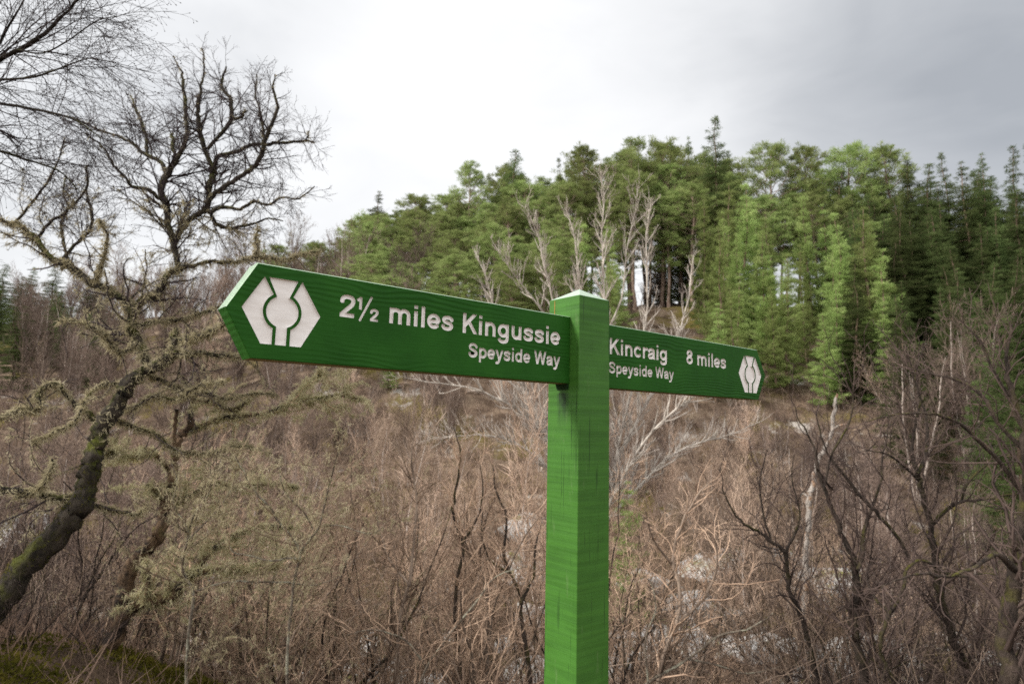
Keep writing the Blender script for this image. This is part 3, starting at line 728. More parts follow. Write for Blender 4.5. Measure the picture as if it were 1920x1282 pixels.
    fill(24, .31, .60, 43, 60, Y, .46, .90, 2.8, 'bright yellow green young pine on the right slope', 'young pines on the right slope', 5, 16, .95)
    fill(46, .55, .98, 42, 66, D, .55, 1.0, 2.4, 'dark green spruce crowded on the right slope', 'dark spruces on the right slope', 6, 22, 1.15)
    fill(40, .52, 1.0, 54, 70, D, .84, 1.0, 2.0, 'tall dark green spruce at the back of the right slope', 'tall spruces at the back of the right slope', 8, 26, 1.25)
    fill(10, .62, .98, 33, 43, D + [Y[4]], .36, .55, 3.0, 'dark spruce low on the right slope behind bare brush', 'low spruces on the right slope', 3, 10, 1.1)
    fill(34, -1.0, -.64, 52, 86, D, .62, 1.0, 2.8, 'dark conifer on the far left hillside behind the old birch', 'conifers on the far left hillside', 5, 17, 1.4)
    fill(12, -.42, -.24, 82, 96, S + D[:2], .9, 1.0, 3.4, 'conifer on the far skyline above the left arm', 'conifers on the skyline above the left arm', 5, 20, 1.1)
    for u, v, y, h, lb in [(1180, 905, 17, 1.5, 'small green pine sapling right of the post beneath the rowan'), (1552, 640, 43.5, 3.4, 'soft green young pine below the right arm tip'),
                           (730, 690, 44, 3.2, 'young pine just beneath the left arm'),
                           (1900, 600, 24, 4.2, 'dark green spruce sapling at the right edge above the alders'), (1850, 660, 27, 2.6, 'small dark spruce left of the right edge above the alders')]:
        p = at(u, v, y); g = gz(p[0], y); put(D if 'spruce' in lb else Y, p[0], y, max(g + h, p[2]), lb, None, 1.0)
build_conifers()

# ------------------------------------------------------------------ bare trees near the camera
def split_mesh(root, out, mats, names=('trunk', 'twigs')):
    for i in (0, 1):
        if i in out and out[i]: link(names[i], tube_mesh(names[i], out[i], M[mats[i]]), root)
def localise(root, xyz):
    root.location = xyz
    for ch in root.children: ch.matrix_parent_inverse = Matrix.Translation(-Vector(xyz))
def grow_on(rg, out, lines, st, lvl, f0=.0, skip_r=None):
    for l in lines:
        pts = [tuple(q[:3]) for q in l]; sprout(rg, out, pts, line_dirs(l), list(l[:, 3]), line_len(l), lvl, st)

def build_old_birch():
    rs = np.random.RandomState(11); rg = random.Random(11)
    low = [                                            # trunk and mossy lower limbs
        (4.9, 5.6, [(-75, 1260, 52), (-30, 1168, 45), (30, 1085, 42), (95, 1012, 39), (148, 955, 35), (166, 905, 31), (176, 850, 29), (191, 799, 26), (215, 765, 24), (241, 725, 22), (268, 698, 20), (302, 682, 17), (324, 661, 15), (327, 635, 11), (328, 618, 8)]),
        (5.55, 5.5, [(324, 661, 12), (345, 663, 10), (369, 661, 8), (426, 666, 7), (463, 668, 6), (520, 660, 5), (575, 668, 3)]),
        (5.6, 5.2, [(327, 640, 11), (345, 636, 10), (366, 635, 9), (396, 621, 9), (422, 608, 8), (470, 590, 6), (520, 560, 4)]),
        (5.6, 5.8, [(280, 697, 15), (270, 665, 15), (258, 645, 15), (247, 611, 15), (245, 581, 14), (231, 562, 12), (201, 544, 12), (174, 531, 11), (134, 504, 11), (111, 494, 10), (90, 477, 9), (67, 450, 9), (50, 433, 8), (25, 420, 7), (-10, 405, 6), (-60, 395, 4)]),
        (5.7, 6.0, [(246, 581, 12), (262, 568, 12), (285, 557, 12), (305, 537, 12), (315, 517, 10), (335, 504, 8), (362, 497, 7), (403, 490, 6), (440, 492, 6), (470, 484, 6), (483, 470, 5), (480, 450, 4), (484, 425, 3)]),
        (5.9, 6.1, [(470, 484, 5), (500, 482, 5), (530, 487, 4), (560, 478, 3), (600, 470, 2)]),
        (5.7, 5.4, [(174, 531, 8), (182, 515, 8), (190, 495, 7), (198, 470, 5), (200, 440, 4), (185, 410, 3)]),
        (5.55, 5.2, [(258, 645, 8), (232, 660, 8), (215, 655, 7), (200, 635, 6), (190, 620, 5), (150, 605, 4), (110, 600, 3)]),
        (5.5, 5.1, [(188, 800, 10), (160, 770, 8), (130, 748, 7), (110, 722, 7), (87, 725, 8), (72, 740, 8), (78, 760, 7), (60, 770, 6), (43, 765, 6), (10, 779, 5), (-30, 782, 4)]),
        (5.2, 4.9, [(151, 941, 14), (120, 933, 12), (67, 924, 11), (20, 917, 10), (-40, 914, 8)]),
        (5.0, 4.9, [(67, 922, 7), (82, 905, 6), (96, 880, 5), (100, 862, 4)]),
        (5.2, 5.5, [(176, 949, 8), (200, 952, 7), (222, 959, 6), (255, 963, 5), (275, 950, 3)]),
        (5.5, 5.9, [(268, 698, 8), (300, 712, 7), (340, 730, 6), (380, 735, 6), (420, 748, 5), (470, 738, 4), (520, 742, 3)]),
        (5.6, 6.0, [(247, 611, 8), (290, 604, 7), (330, 600, 6), (370, 590, 5), (410, 575, 4), (440, 560, 2)]),
        (5.5, 5.0, [(240, 725, 7), (205, 720, 6), (170, 735, 5), (140, 790, 4), (100, 810, 3), (60, 830, 2)]),
        (5.4, 5.8, [(205, 780, 8), (250, 800, 7), (290, 812, 6), (330, 845, 5), (390, 850, 4), (450, 835, 3), (510, 850, 2)]),
        (5.6, 5.3, [(220, 765, 8), (250, 765, 7), (290, 742, 6), (330, 748, 5), (380, 720, 4), (420, 715, 3)]),
    ]
    high = [
        (5.9, 6.2, [(335, 504, 10), (330, 473, 11), (322, 447, 12), (314, 415, 12), (314, 386, 12), (303, 356, 12), (311, 325, 12), (332, 299, 9), (347, 268, 8), (350, 240, 7), (348, 205, 7), (345, 168, 6), (339, 134, 4), (325, 105, 2)]),
        (6.1, 6.3, [(325, 458, 9), (345, 425, 10), (366, 405, 10), (386, 393, 11), (393, 352, 11), (399, 325, 10), (389, 295, 9), (376, 255, 9), (372, 225, 9), (372, 201, 8), (378, 160, 5), (384, 120, 3), (378, 92, 2)]),
        (6.1, 5.9, [(389, 380, 10), (410, 358, 9), (436, 342, 9), (462, 322, 9), (480, 309, 9), (488, 292, 9), (493, 275, 9), (507, 242, 8), (520, 201, 6), (512, 170, 4), (516, 140, 2)]),
        (6.2, 6.0, [(401, 325, 8), (408, 295, 8), (446, 285, 7), (470, 272, 7), (500, 270, 6), (523, 268, 6), (552, 266, 5), (577, 264, 4), (590, 270, 2)]),
        (6.2, 6.4, [(389, 280, 7), (410, 255, 7), (433, 228, 8), (434, 205, 8), (432, 188, 7), (422, 172, 6), (415, 155, 5), (425, 125, 3)]),
        (6.2, 6.1, [(434, 222, 6), (450, 220, 6), (458, 210, 6), (465, 208, 3)]),
        (6.0, 6.2, [(496, 265, 6), (492, 235, 6), (486, 201, 4), (478, 175, 3), (482, 140, 2)]),
        (6.0, 5.8, [(572, 265, 3), (578, 254, 3), (577, 246, 2)]),
        (6.1, 6.4, [(311, 325, 8), (300, 303, 8), (268, 288, 7), (248, 268, 6), (218, 255, 5), (190, 245, 4), (168, 235, 4), (134, 221, 3), (100, 214, 2)]),
        (6.2, 6.6, [(276, 290, 6), (272, 252, 6), (265, 228, 6), (255, 206, 5), (246, 180, 2)]),
        (6.0, 5.6, [(314, 386, 8), (296, 370, 8), (278, 356, 7), (248, 349, 6), (233, 330, 5), (218, 315, 5), (205, 295, 4), (191, 275, 3), (160, 250, 2)]),
        (6.1, 6.3, [(328, 302, 6), (325, 280, 7), (324, 262, 7), (322, 250, 5)]),
        (6.1, 5.7, [(390, 398, 8), (420, 388, 7), (450, 392, 6), (478, 378, 6), (500, 385, 5), (530, 370, 4), (560, 372, 3), (590, 350, 2)]),
        (6.0, 6.4, [(396, 400, 7), (405, 420, 7), (430, 428, 6), (470, 420, 5), (505, 410, 3), (530, 415, 2)]),
        (5.8, 5.5, [(67, 450, 7), (90, 420, 6), (120, 400, 5), (150, 370, 5), (165, 340, 4), (160, 310, 3)]),
        (5.8, 6.1, [(111, 494, 7), (140, 460, 6), (170, 430, 5), (172, 400, 6), (165, 370, 5), (160, 350, 2)]),
        (5.8, 5.5, [(25, 420, 6), (60, 380, 5), (90, 340, 4), (110, 300, 3), (120, 260, 2)]),
        (5.9, 6.2, [(134, 504, 7), (120, 460, 5), (116, 420, 5), (128, 390, 4), (118, 360, 3), (125, 330, 2)]),
    ]
    lo, hi = traced(low[:1], rs, .16, sub=7, k=.56) + traced(low[1:], rs, .30, rooted=()), traced(high, rs, .30, k=.51, rooted=())
    out = {0: [([tuple(q[:3]) for q in l], list(l[:, 3]), 16 if l[0, 3] > .1 else 6) for l in lo + hi], 1: []}
    st_hi = [lv(8, .2, 0, k=19, f0=.06, ang=.95, ll=.50, rr=.36, mat=0, rmin=.0030),
             lv(7, .13, .03, k=22, f0=.1, ang=.7, lr=.6, rr=.5, mat=1, s=3, rmin=.0018, te=.35),
             lv(5, .14, -.02, k=17, f0=.1, ang=.65, lr=.6, rr=.6, mat=1, rmin=.0013, te=.5),
             lv(4, .14, -.05, k=0, mat=1)]
    st_lo = [lv(8, .2, 0, k=9, f0=.1, ang=1.1, ll=.6, rr=.35, mat=0, rmin=.004),
             lv(6, .22, .02, k=9, f0=.12, ang=.85, lr=.5, rr=.5, mat=1, rmin=.0018, te=.4),
             lv(4, .22, -.02, k=8, f0=.1, ang=.8, lr=.5, rr=.6, mat=1, rmin=.0016, te=.5),
             lv(3, .2, -.05, k=0, mat=1)]
    grow_on(rg, out, hi, st_hi, 0); grow_on(rg, out, lo[1:], st_lo, 0)
    root = empty('old_birch', 'gnarled old birch with bearded lichen leaning in from the left', 'birch tree')
    split_mesh(root, out, ('birch_old', 'twig_dark'))
    tw = [np.column_stack((np.array(p), np.array(r))) for p, r, s in out[1] if len(p) > 4 and r[0] > .0026 and p[0][2] < 4.0 - .0 * p[0][1]]
    tw = [t for t in tw if rs.rand() < .55]
    P, D, L, W = tufts_on(lo[1:], rs, 330, 4, .055, .009, .5, .012)
    P2, D2, L2, W2 = tufts_on([lo[0][42:]], rs, 320, 4, .045, .008, .4, .008)
    P3, D3, L3, W3 = tufts_on([t for t in tw if t[0, 2] < 3.6], rs, 50, 4, .045, .006, .55, .008)
    Q = [tufts_on(hi, rs, 75, 4, .03, .006, .3, .005), (P, D, L, W), (P2, D2, L2, W2), (P3, D3, L3, W3)]
    link('lichen', blades_mesh('lichen', *[np.concatenate([q[i] for q in Q]) for i in range(4)], M['lichen'], rs), root)
    P, D, L, W = tufts_on([lo[0][:40]], rs, 2600, 2, .022, .005, -.35, .004)
    k = (D[:, 2] > .1); link('moss', blades_mesh('moss', P[k], D[k], L[k], W[k], M['moss'], rs), root)
    b = lo[0][0]; localise(root, (float(b[0]), float(b[1]), gz(b[0], b[1])))

def build_dead_tree():
    rs = np.random.RandomState(21); rg = random.Random(21)
    limbs = [
        (5.7, 5.9, [(176, 1330, 26), (190, 1270, 24), (203, 1215, 23), (221, 1164, 24), (231, 1114, 19), (241, 1070, 18), (265, 1040, 16), (292, 1013, 16), (305, 969, 15), (319, 919, 14), (326, 880, 12), (328, 850, 10), (337, 826, 8), (340, 812, 8), (356, 796, 8), (360, 770, 8), (364, 742, 9)]),
        (5.8, 5.7, [(325, 852, 7), (327, 820, 5), (329, 790, 5), (331, 768, 5)]),
        (5.85, 6.0, [(358, 768, 6), (372, 754, 6), (396, 752, 6), (419, 762, 5), (440, 768, 6), (455, 757, 5), (466, 748, 4)]),
        (5.8, 5.6, [(241, 1144, 18), (268, 1125, 17), (300, 1122, 16), (330, 1108, 14), (352, 1080, 12), (379, 1070, 9), (410, 1066, 7), (440, 1067, 6), (482, 1060, 4), (530, 1050, 2)]),
        (5.8, 6.3, [(318, 925, 8), (335, 940, 8), (362, 926, 7), (403, 905, 7), (440, 915, 6), (470, 912, 5), (520, 905, 3), (560, 915, 2)]),
        (5.85, 5.6, [(306, 935, 8), (292, 922, 7), (275, 910, 4)]),
        (5.8, 5.7, [(258, 1052, 7), (272, 1066, 7), (277, 1090, 6), (272, 1116, 6)]),
        (5.8, 6.5, [(352, 1080, 8), (400, 1030, 7), (430, 1010, 6), (460, 995, 5), (500, 985, 4), (560, 990, 3)]),
        (5.9, 6.4, [(344, 808, 7), (375, 800, 6), (409, 785, 7), (446, 779, 7), (496, 775, 6), (543, 757, 6), (556, 740, 5), (583, 715, 4), (604, 698, 3)]),
        (6.2, 6.5, [(543, 757, 5), (575, 748, 5), (604, 745, 4), (640, 742, 3), (680, 750, 2)]),
        (5.9, 5.5, [(322, 890, 6), (290, 850, 5), (250, 856, 4), (210, 846, 3), (180, 850, 2)]),
    ]
    ln = traced(limbs, rs, .2, k=.72); out = {0: [([tuple(q[:3]) for q in l], list(l[:, 3]), 12 if l[0, 3] > .05 else 6) for l in ln], 1: []}
    st = [lv(8, .2, 0, k=11, f0=.1, ang=1.0, ll=.55, rr=.32, mat=0, rmin=.004), lv(5, .32, .05, k=10, f0=.1, ang=.9, lr=.5, rr=.5, rmin=.002), lv(4, .3, 0, k=6, f0=.1, ang=.8, lr=.5, rr=.6, rmin=.0016), lv(3, .2, 0, mat=1)]
    grow_on(rg, out, ln[3:], st, 0)
    root = empty('dying_birch', 'slim decaying birch with broken top beside the old birch', 'birch tree')
    split_mesh(root, out, ('dead_wood', 'sapling_twig'))
    tw = [np.column_stack((np.array(p), np.array(r))) for p, r, s in out[1] if len(p) > 4]
    P, D, L, W = tufts_on(ln[2:], rs, 290, 5, .06, .0095, .5, .014); P3, D3, L3, W3 = tufts_on(tw, rs, 70, 5, .05, .0075, .5, .010)
    link('lichen', blades_mesh('lichen', np.concatenate((P, P3)), np.concatenate((D, D3)), np.concatenate((L, L3)), np.concatenate((W, W3)), M['lichen'], rs), root)
    b = ln[0][0]; localise(root, (float(b[0]), float(b[1]), gz(b[0], b[1])))

def build_overhang():
    rs = np.random.RandomState(31); rg = random.Random(31)
    y = 3.3
    limbs = [
        (3.6, 3.5, [(-420, 1150, 60), (-400, 900, 52), (-370, 650, 46), (-330, 420, 40), (-280, 250, 34), (-230, 60, 26), (-200, -120, 18), (-180, -300, 9)]),
        (3.5, 3.2, [(-285, 260, 18), (-180, 200, 14), (-80, 150, 11), (0, 111, 9), (34, 94, 8), (74, 70, 7), (107, 40, 6), (127, 20, 5), (152, -6, 4), (190, -50, 2)]),
        (3.4, 3.1, [(-80, 150, 7), (-20, 150, 5), (60, 145, 4), (124, 124, 3), (165, 110, 2), (200, 115, 1)]),
        (3.5, 3.3, [(-300, 320, 16), (-180, 230, 11), (-70, 195, 8), (0, 195, 6), (60, 205, 5), (111, 215, 4), (150, 230, 3), (190, 260, 2)]),
        (3.5, 3.6, [(-320, 400, 16), (-200, 330, 12), (-100, 290, 9), (-20, 280, 6), (50, 300, 4), (110, 320, 3), (150, 360, 1.5)]),
        (3.4, 3.2, [(-70, 195, 5), (-20, 120, 5), (10, 60, 4), (40, 10, 3), (60, -40, 2)]),
        (3.3, 3.1, [(34, 94, 4), (80, 100, 3), (130, 75, 2.5), (180, 40, 2), (225, 30, 1)]),
    ]
    ln = traced(limbs, rs, .12); out = {0: [([tuple(q[:3]) for q in l], list(l[:, 3]), 8 if l[0, 3] > .05 else 5) for l in ln], 1: []}
    st = [lv(8, .2, 0, k=15, f0=.1, ang=.75, ll=.8, rr=.35, mat=1, rmin=.0022), lv(7, .12, -.03, k=18, f0=.12, ang=.7, lr=.55, rr=.5, rmin=.0012), lv(5, .14, -.05, k=11, f0=.15, ang=.6, lr=.5, rr=.7, rmin=.0009), lv(3, .15, -.06, mat=1, te=.6)]
    grow_on(rg, out, ln[1:] + [ln[0][-14:]], st, 0)
    root = empty('overhanging_birch', 'birch at the left edge whose dark fine branches hang into the sky corner', 'birch tree')
    split_mesh(root, out, ('birch_old', 'twig_dark'))
    # buds and catkins on the twig ends
    ends = [(p[-1], p[-2], p[len(p) // 2]) for p, r, s in out[1] if len(p) <= 6]
    E = np.array([e[0] for e in ends]); Dv = E - np.array([e[1] for e in ends]); Dv /= np.linalg.norm(Dv, axis=1, keepdims=True) + 1e-9
    k = rs.rand(len(E)) < .6; E, Dv = E[k], Dv[k]
    polys = [([tuple(a), tuple(a + d * .005), tuple(a + d * .011)], [.0012, .0026, .0006], 4) for a, d in zip(E, Dv)]
    link('buds', tube_mesh('buds', polys, M['twig_dark']), root)
    b = ln[0][0]; localise(root, (float(b[0]), float(b[1]), gz(b[0], b[1])))

def build_rowan():
    """the pale many stemmed tree behind the post"""
    rs = np.random.RandomState(41); rg = random.Random(41); Y0 = 18.
    b = at(1115, 1010, Y0); g = gz(b[0], Y0); base = (b[0], Y0, g)
    up = [[(1112, 1010, 9), (1118, 900, 8), (1126, 780, 7.5), (1135, 640, 7), (1133, 540, 5), (1128, 440, 3.5), (1133, 370, 2.2), (1128, 330, 1.2)],
          [(1105, 1005, 8), (1092, 880, 7), (1075, 760, 6.5), (1058, 640, 6), (1030, 540, 4.5), (1010, 450, 3.2), (985, 390, 1.6)],
          [(1120, 1005, 8), (1150, 880, 7), (1180, 750, 6), (1205, 640, 5), (1215, 540, 4), (1212, 440, 2.8), (1222, 370, 1.4)],
          [(1108, 1000, 7), (1075, 900, 6), (1030, 830, 5.5), (985, 780, 5), (930, 745, 4.4), (870, 725, 3.5), (800, 715, 2.2), (745, 705, 1)],
          [(1100, 995, 7), (1060, 915, 6.4), (1010, 860, 6), (965, 830, 4.8), (915, 815, 3.8), (850, 818, 2.5), (800, 822, 1.2)],
          [(1104, 1000, 7), (1050, 860, 6), (1000, 760, 5.4), (960, 680, 4.8), (930, 600, 4), (915, 530, 3), (890, 470, 1.6)],
          [(1125, 1000, 7), (1175, 880, 6), (1230, 800, 5.4), (1290, 750, 4.5), (1345, 720, 3.6), (1400, 715, 2)],
          [(1124, 1005, 7), (1190, 920, 6), (1250, 860, 5), (1310, 830, 4), (1370, 815, 2.8), (1425, 790, 1.4)],
          [(1120, 1000, 7), (1165, 850, 6), (1220, 740, 5), (1265, 650, 4.2), (1290, 560, 3), (1300, 480, 1.6)],
          [(1110, 960, 6), (1100, 800, 5.5), (1095, 650, 5), (1085, 540, 4), (1078, 450, 2.8), (1060, 390, 1.5)],
          [(1095, 900, 5), (1020, 770, 4.6), (960, 720, 4), (900, 670, 3), (850, 655, 1.4)],
          [(1130, 640, 5), (1165, 560, 4), (1175, 470, 3), (1190, 400, 2), (1195, 350, 1)],
          [(1060, 640, 4.6), (1000, 560, 3.6), (960, 510, 2.6), (925, 455, 1.3)]]
    limbs = []
    for i, pp in enumerate(up):
        dy = rs.uniform(-1.6, 1.6); limbs.append((Y0, Y0 + dy, pp))
    ln = traced(limbs, rs, .25, 3, rooted=tuple(i for i, q in enumerate(up) if q[0][1] > 985))
    out = {0: [([tuple(q[:3]) for q in l], list(l[:, 3] * .66), 6) for l in ln], 1: []}
    st = [lv(8, .2, 0, k=6.5, f0=.22, ang=.75, ll=1.05, rr=.5, mat=0, rmin=.0056, cu=.25),
          lv(6, .13, .13, k=5.5, f0=.15, ang=.7, lr=.65, rr=.6, mat=0, rmin=.0052, s=4, cu=.2), lv(5, .13, .12, k=4.6, f0=.15, ang=.65, lr=.5, rr=.6, rmin=.0052, te=.6), lv(4, .12, .08, mat=1, te=.65)]
    grow_on(rg, out, ln, st, 0)
    root = empty('bare_rowan', 'pale grey bare rowan of many spreading stems right behind the post', 'rowan tree')
    split_mesh(root, out, ('pale_bark', 'pale_twig'))
    localise(root, tuple(float(q) for q in base))

def build_alders():
    rs = np.random.RandomState(51); rg = random.Random(51)
    T = [('dark multi stemmed alder with a mossy stump foot, right of the post', 7.0,
          [[(1622, 1330, 15), (1618, 1260, 14), (1607, 1204, 12), (1600, 1153, 12), (1606, 1103, 12), (1600, 1055, 9), (1583, 1012, 8), (1566, 965, 7), (1545, 917, 6), (1533, 877, 6), (1527, 840, 4), (1500, 790, 2.4), (1480, 740, 1.2)],
           [(1606, 1070, 8), (1617, 1036, 8), (1621, 991, 6), (1632, 960, 5), (1650, 910, 4), (1655, 860, 3), (1665, 800, 2), (1660, 740, 1)],
           [(1533, 880, 4), (1550, 905, 4), (1562, 920, 2)],
           [(1545, 917, 4), (1560, 850, 3.4), (1590, 800, 2.8), (1600, 740, 2), (1590, 690, 1)],
           [(1705, 1045, 5), (1680, 1005, 6), (1651, 968, 6), (1617, 934, 6), (1590, 900, 5), (1560, 860, 3.6), (1540, 820, 2.4), (1530, 770, 1.2)]], None),
         ('slim dark alder forking low, leaning left toward the white snag', 7.6,
          [[(1545, 1330, 10), (1533, 1275, 9), (1516, 1204, 8), (1496, 1136, 8), (1479, 1103, 7), (1472, 1035, 6), (1445, 1015, 5), (1420, 995, 4.4), (1388, 975, 3.5), (1360, 930, 2.4), (1350, 880, 1.2)],
           [(1472, 1035, 4.6), (1490, 1000, 3.6), (1500, 960, 2.6), (1485, 900, 1.8), (1490, 850, 1)],
           [(1445, 1012, 3.6), (1430, 960, 3), (1425, 900, 2.2), (1440, 840, 1.2)]], None),
         ('tall straight dark alder in front of the right thicket', 7.2,
          [[(1850, 1340, 14), (1819, 1271, 13), (1792, 1204, 12), (1769, 1136, 11), (1758, 1086, 10), (1751, 1018, 9), (1742, 968, 8), (1727, 917, 8), (1720, 884, 8), (1709, 848, 5), (1714, 800, 4.4), (1725, 750, 3.4), (1712, 700, 2.2), (1700, 660, 1)],
           [(1720, 888, 6), (1733, 862, 6), (1738, 831, 5), (1736, 781, 4), (1722, 735, 3), (1716, 700, 2), (1735, 640, 1)],
           [(1746, 985, 6), (1775, 954, 5.6), (1802, 940, 5), (1850, 936, 4), (1897, 926, 3), (1950, 930, 2)],
           [(1802, 940, 4), (1815, 905, 3.6), (1850, 870, 3), (1880, 840, 2), (1915, 830, 1)],
           [(1722, 900, 4), (1690, 870, 3.4), (1660, 850, 2.4), (1620, 845, 1.2)]], None),
         ('dark heavy alder trunk at the right edge with arching boughs', 6.2,
          [[(1890, 1340, 26), (1886, 1250, 24), (1893, 1150, 22), (1908, 1070, 20), (1920, 960, 17), (1925, 850, 13), (1905, 760, 9), (1890, 690, 6), (1900, 600, 3)],
           [(1908, 1070, 12), (1870, 1040, 8), (1830, 1060, 6), (1780, 1080, 5), (1730, 1075, 4), (1690, 1085, 2.4), (1650, 1100, 1.2)],
           [(1922, 930, 9), (1885, 880, 7), (1840, 830, 6), (1790, 790, 5), (1740, 775, 4), (1680, 778, 2.4), (1620, 790, 1)],
           [(1925, 850, 7), (1870, 790, 6), (1840, 740, 5), (1790, 710, 3.6), (1740, 700, 2.4), (1690, 680, 1)],
           [(1905, 760, 6), (1860, 690, 4), (1840, 640, 3), (1800, 600, 1.4)]], None),
         ('thin pale grey alder stem arching up between the dark alders', 6.6,
          [[(1700, 1320, 7), (1660, 1250, 6.4), (1652, 1200, 6), (1668, 1150, 6), (1692, 1110, 6), (1698, 1070, 5), (1730, 1050, 4.4), (1790, 1080, 3.6), (1850, 1075, 2.4), (1900, 1090, 1.2)],
           [(1668, 1150, 4.6), (1640, 1120, 3.6), (1625, 1080, 2.6), (1640, 1040, 1.4)]], None)]
    for lb, y, pps, _ in T:
        limbs = [(y + rs.uniform(-.05, .05), y + rs.uniform(-.7, .7) * (i > 0), pp) for i, pp in enumerate(pps)]
        ln = traced(limbs, rs, .3, 4, k=.58); out = {0: [([tuple(q[:3]) for q in l], list(l[:, 3]), 7) for l in ln], 1: []}
        st = [lv(8, .2, 0, k=7, f0=.15, ang=.85, ll=1.0, rr=.4, mat=0, rmin=.006, cu=.15), lv(7, .17, .06, k=8, f0=.15, ang=.85, lr=.5, rr=.5, rmin=.0032, te=.5, cu=.1), lv(5, .2, .03, k=6, f0=.15, ang=.8, lr=.5, rr=.6, rmin=.0022, te=.5), lv(3, .2, .02, te=.6)]
        grow_on(rg, out, ln, st, 0)
        root = empty('bare_alder', lb, 'alder tree'); split_mesh(root, out, ('alder_bark', 'alder_twig'))
        b = ln[0][0]; localise(root, (float(b[0]), float(b[1]), gz(b[0], b[1])))

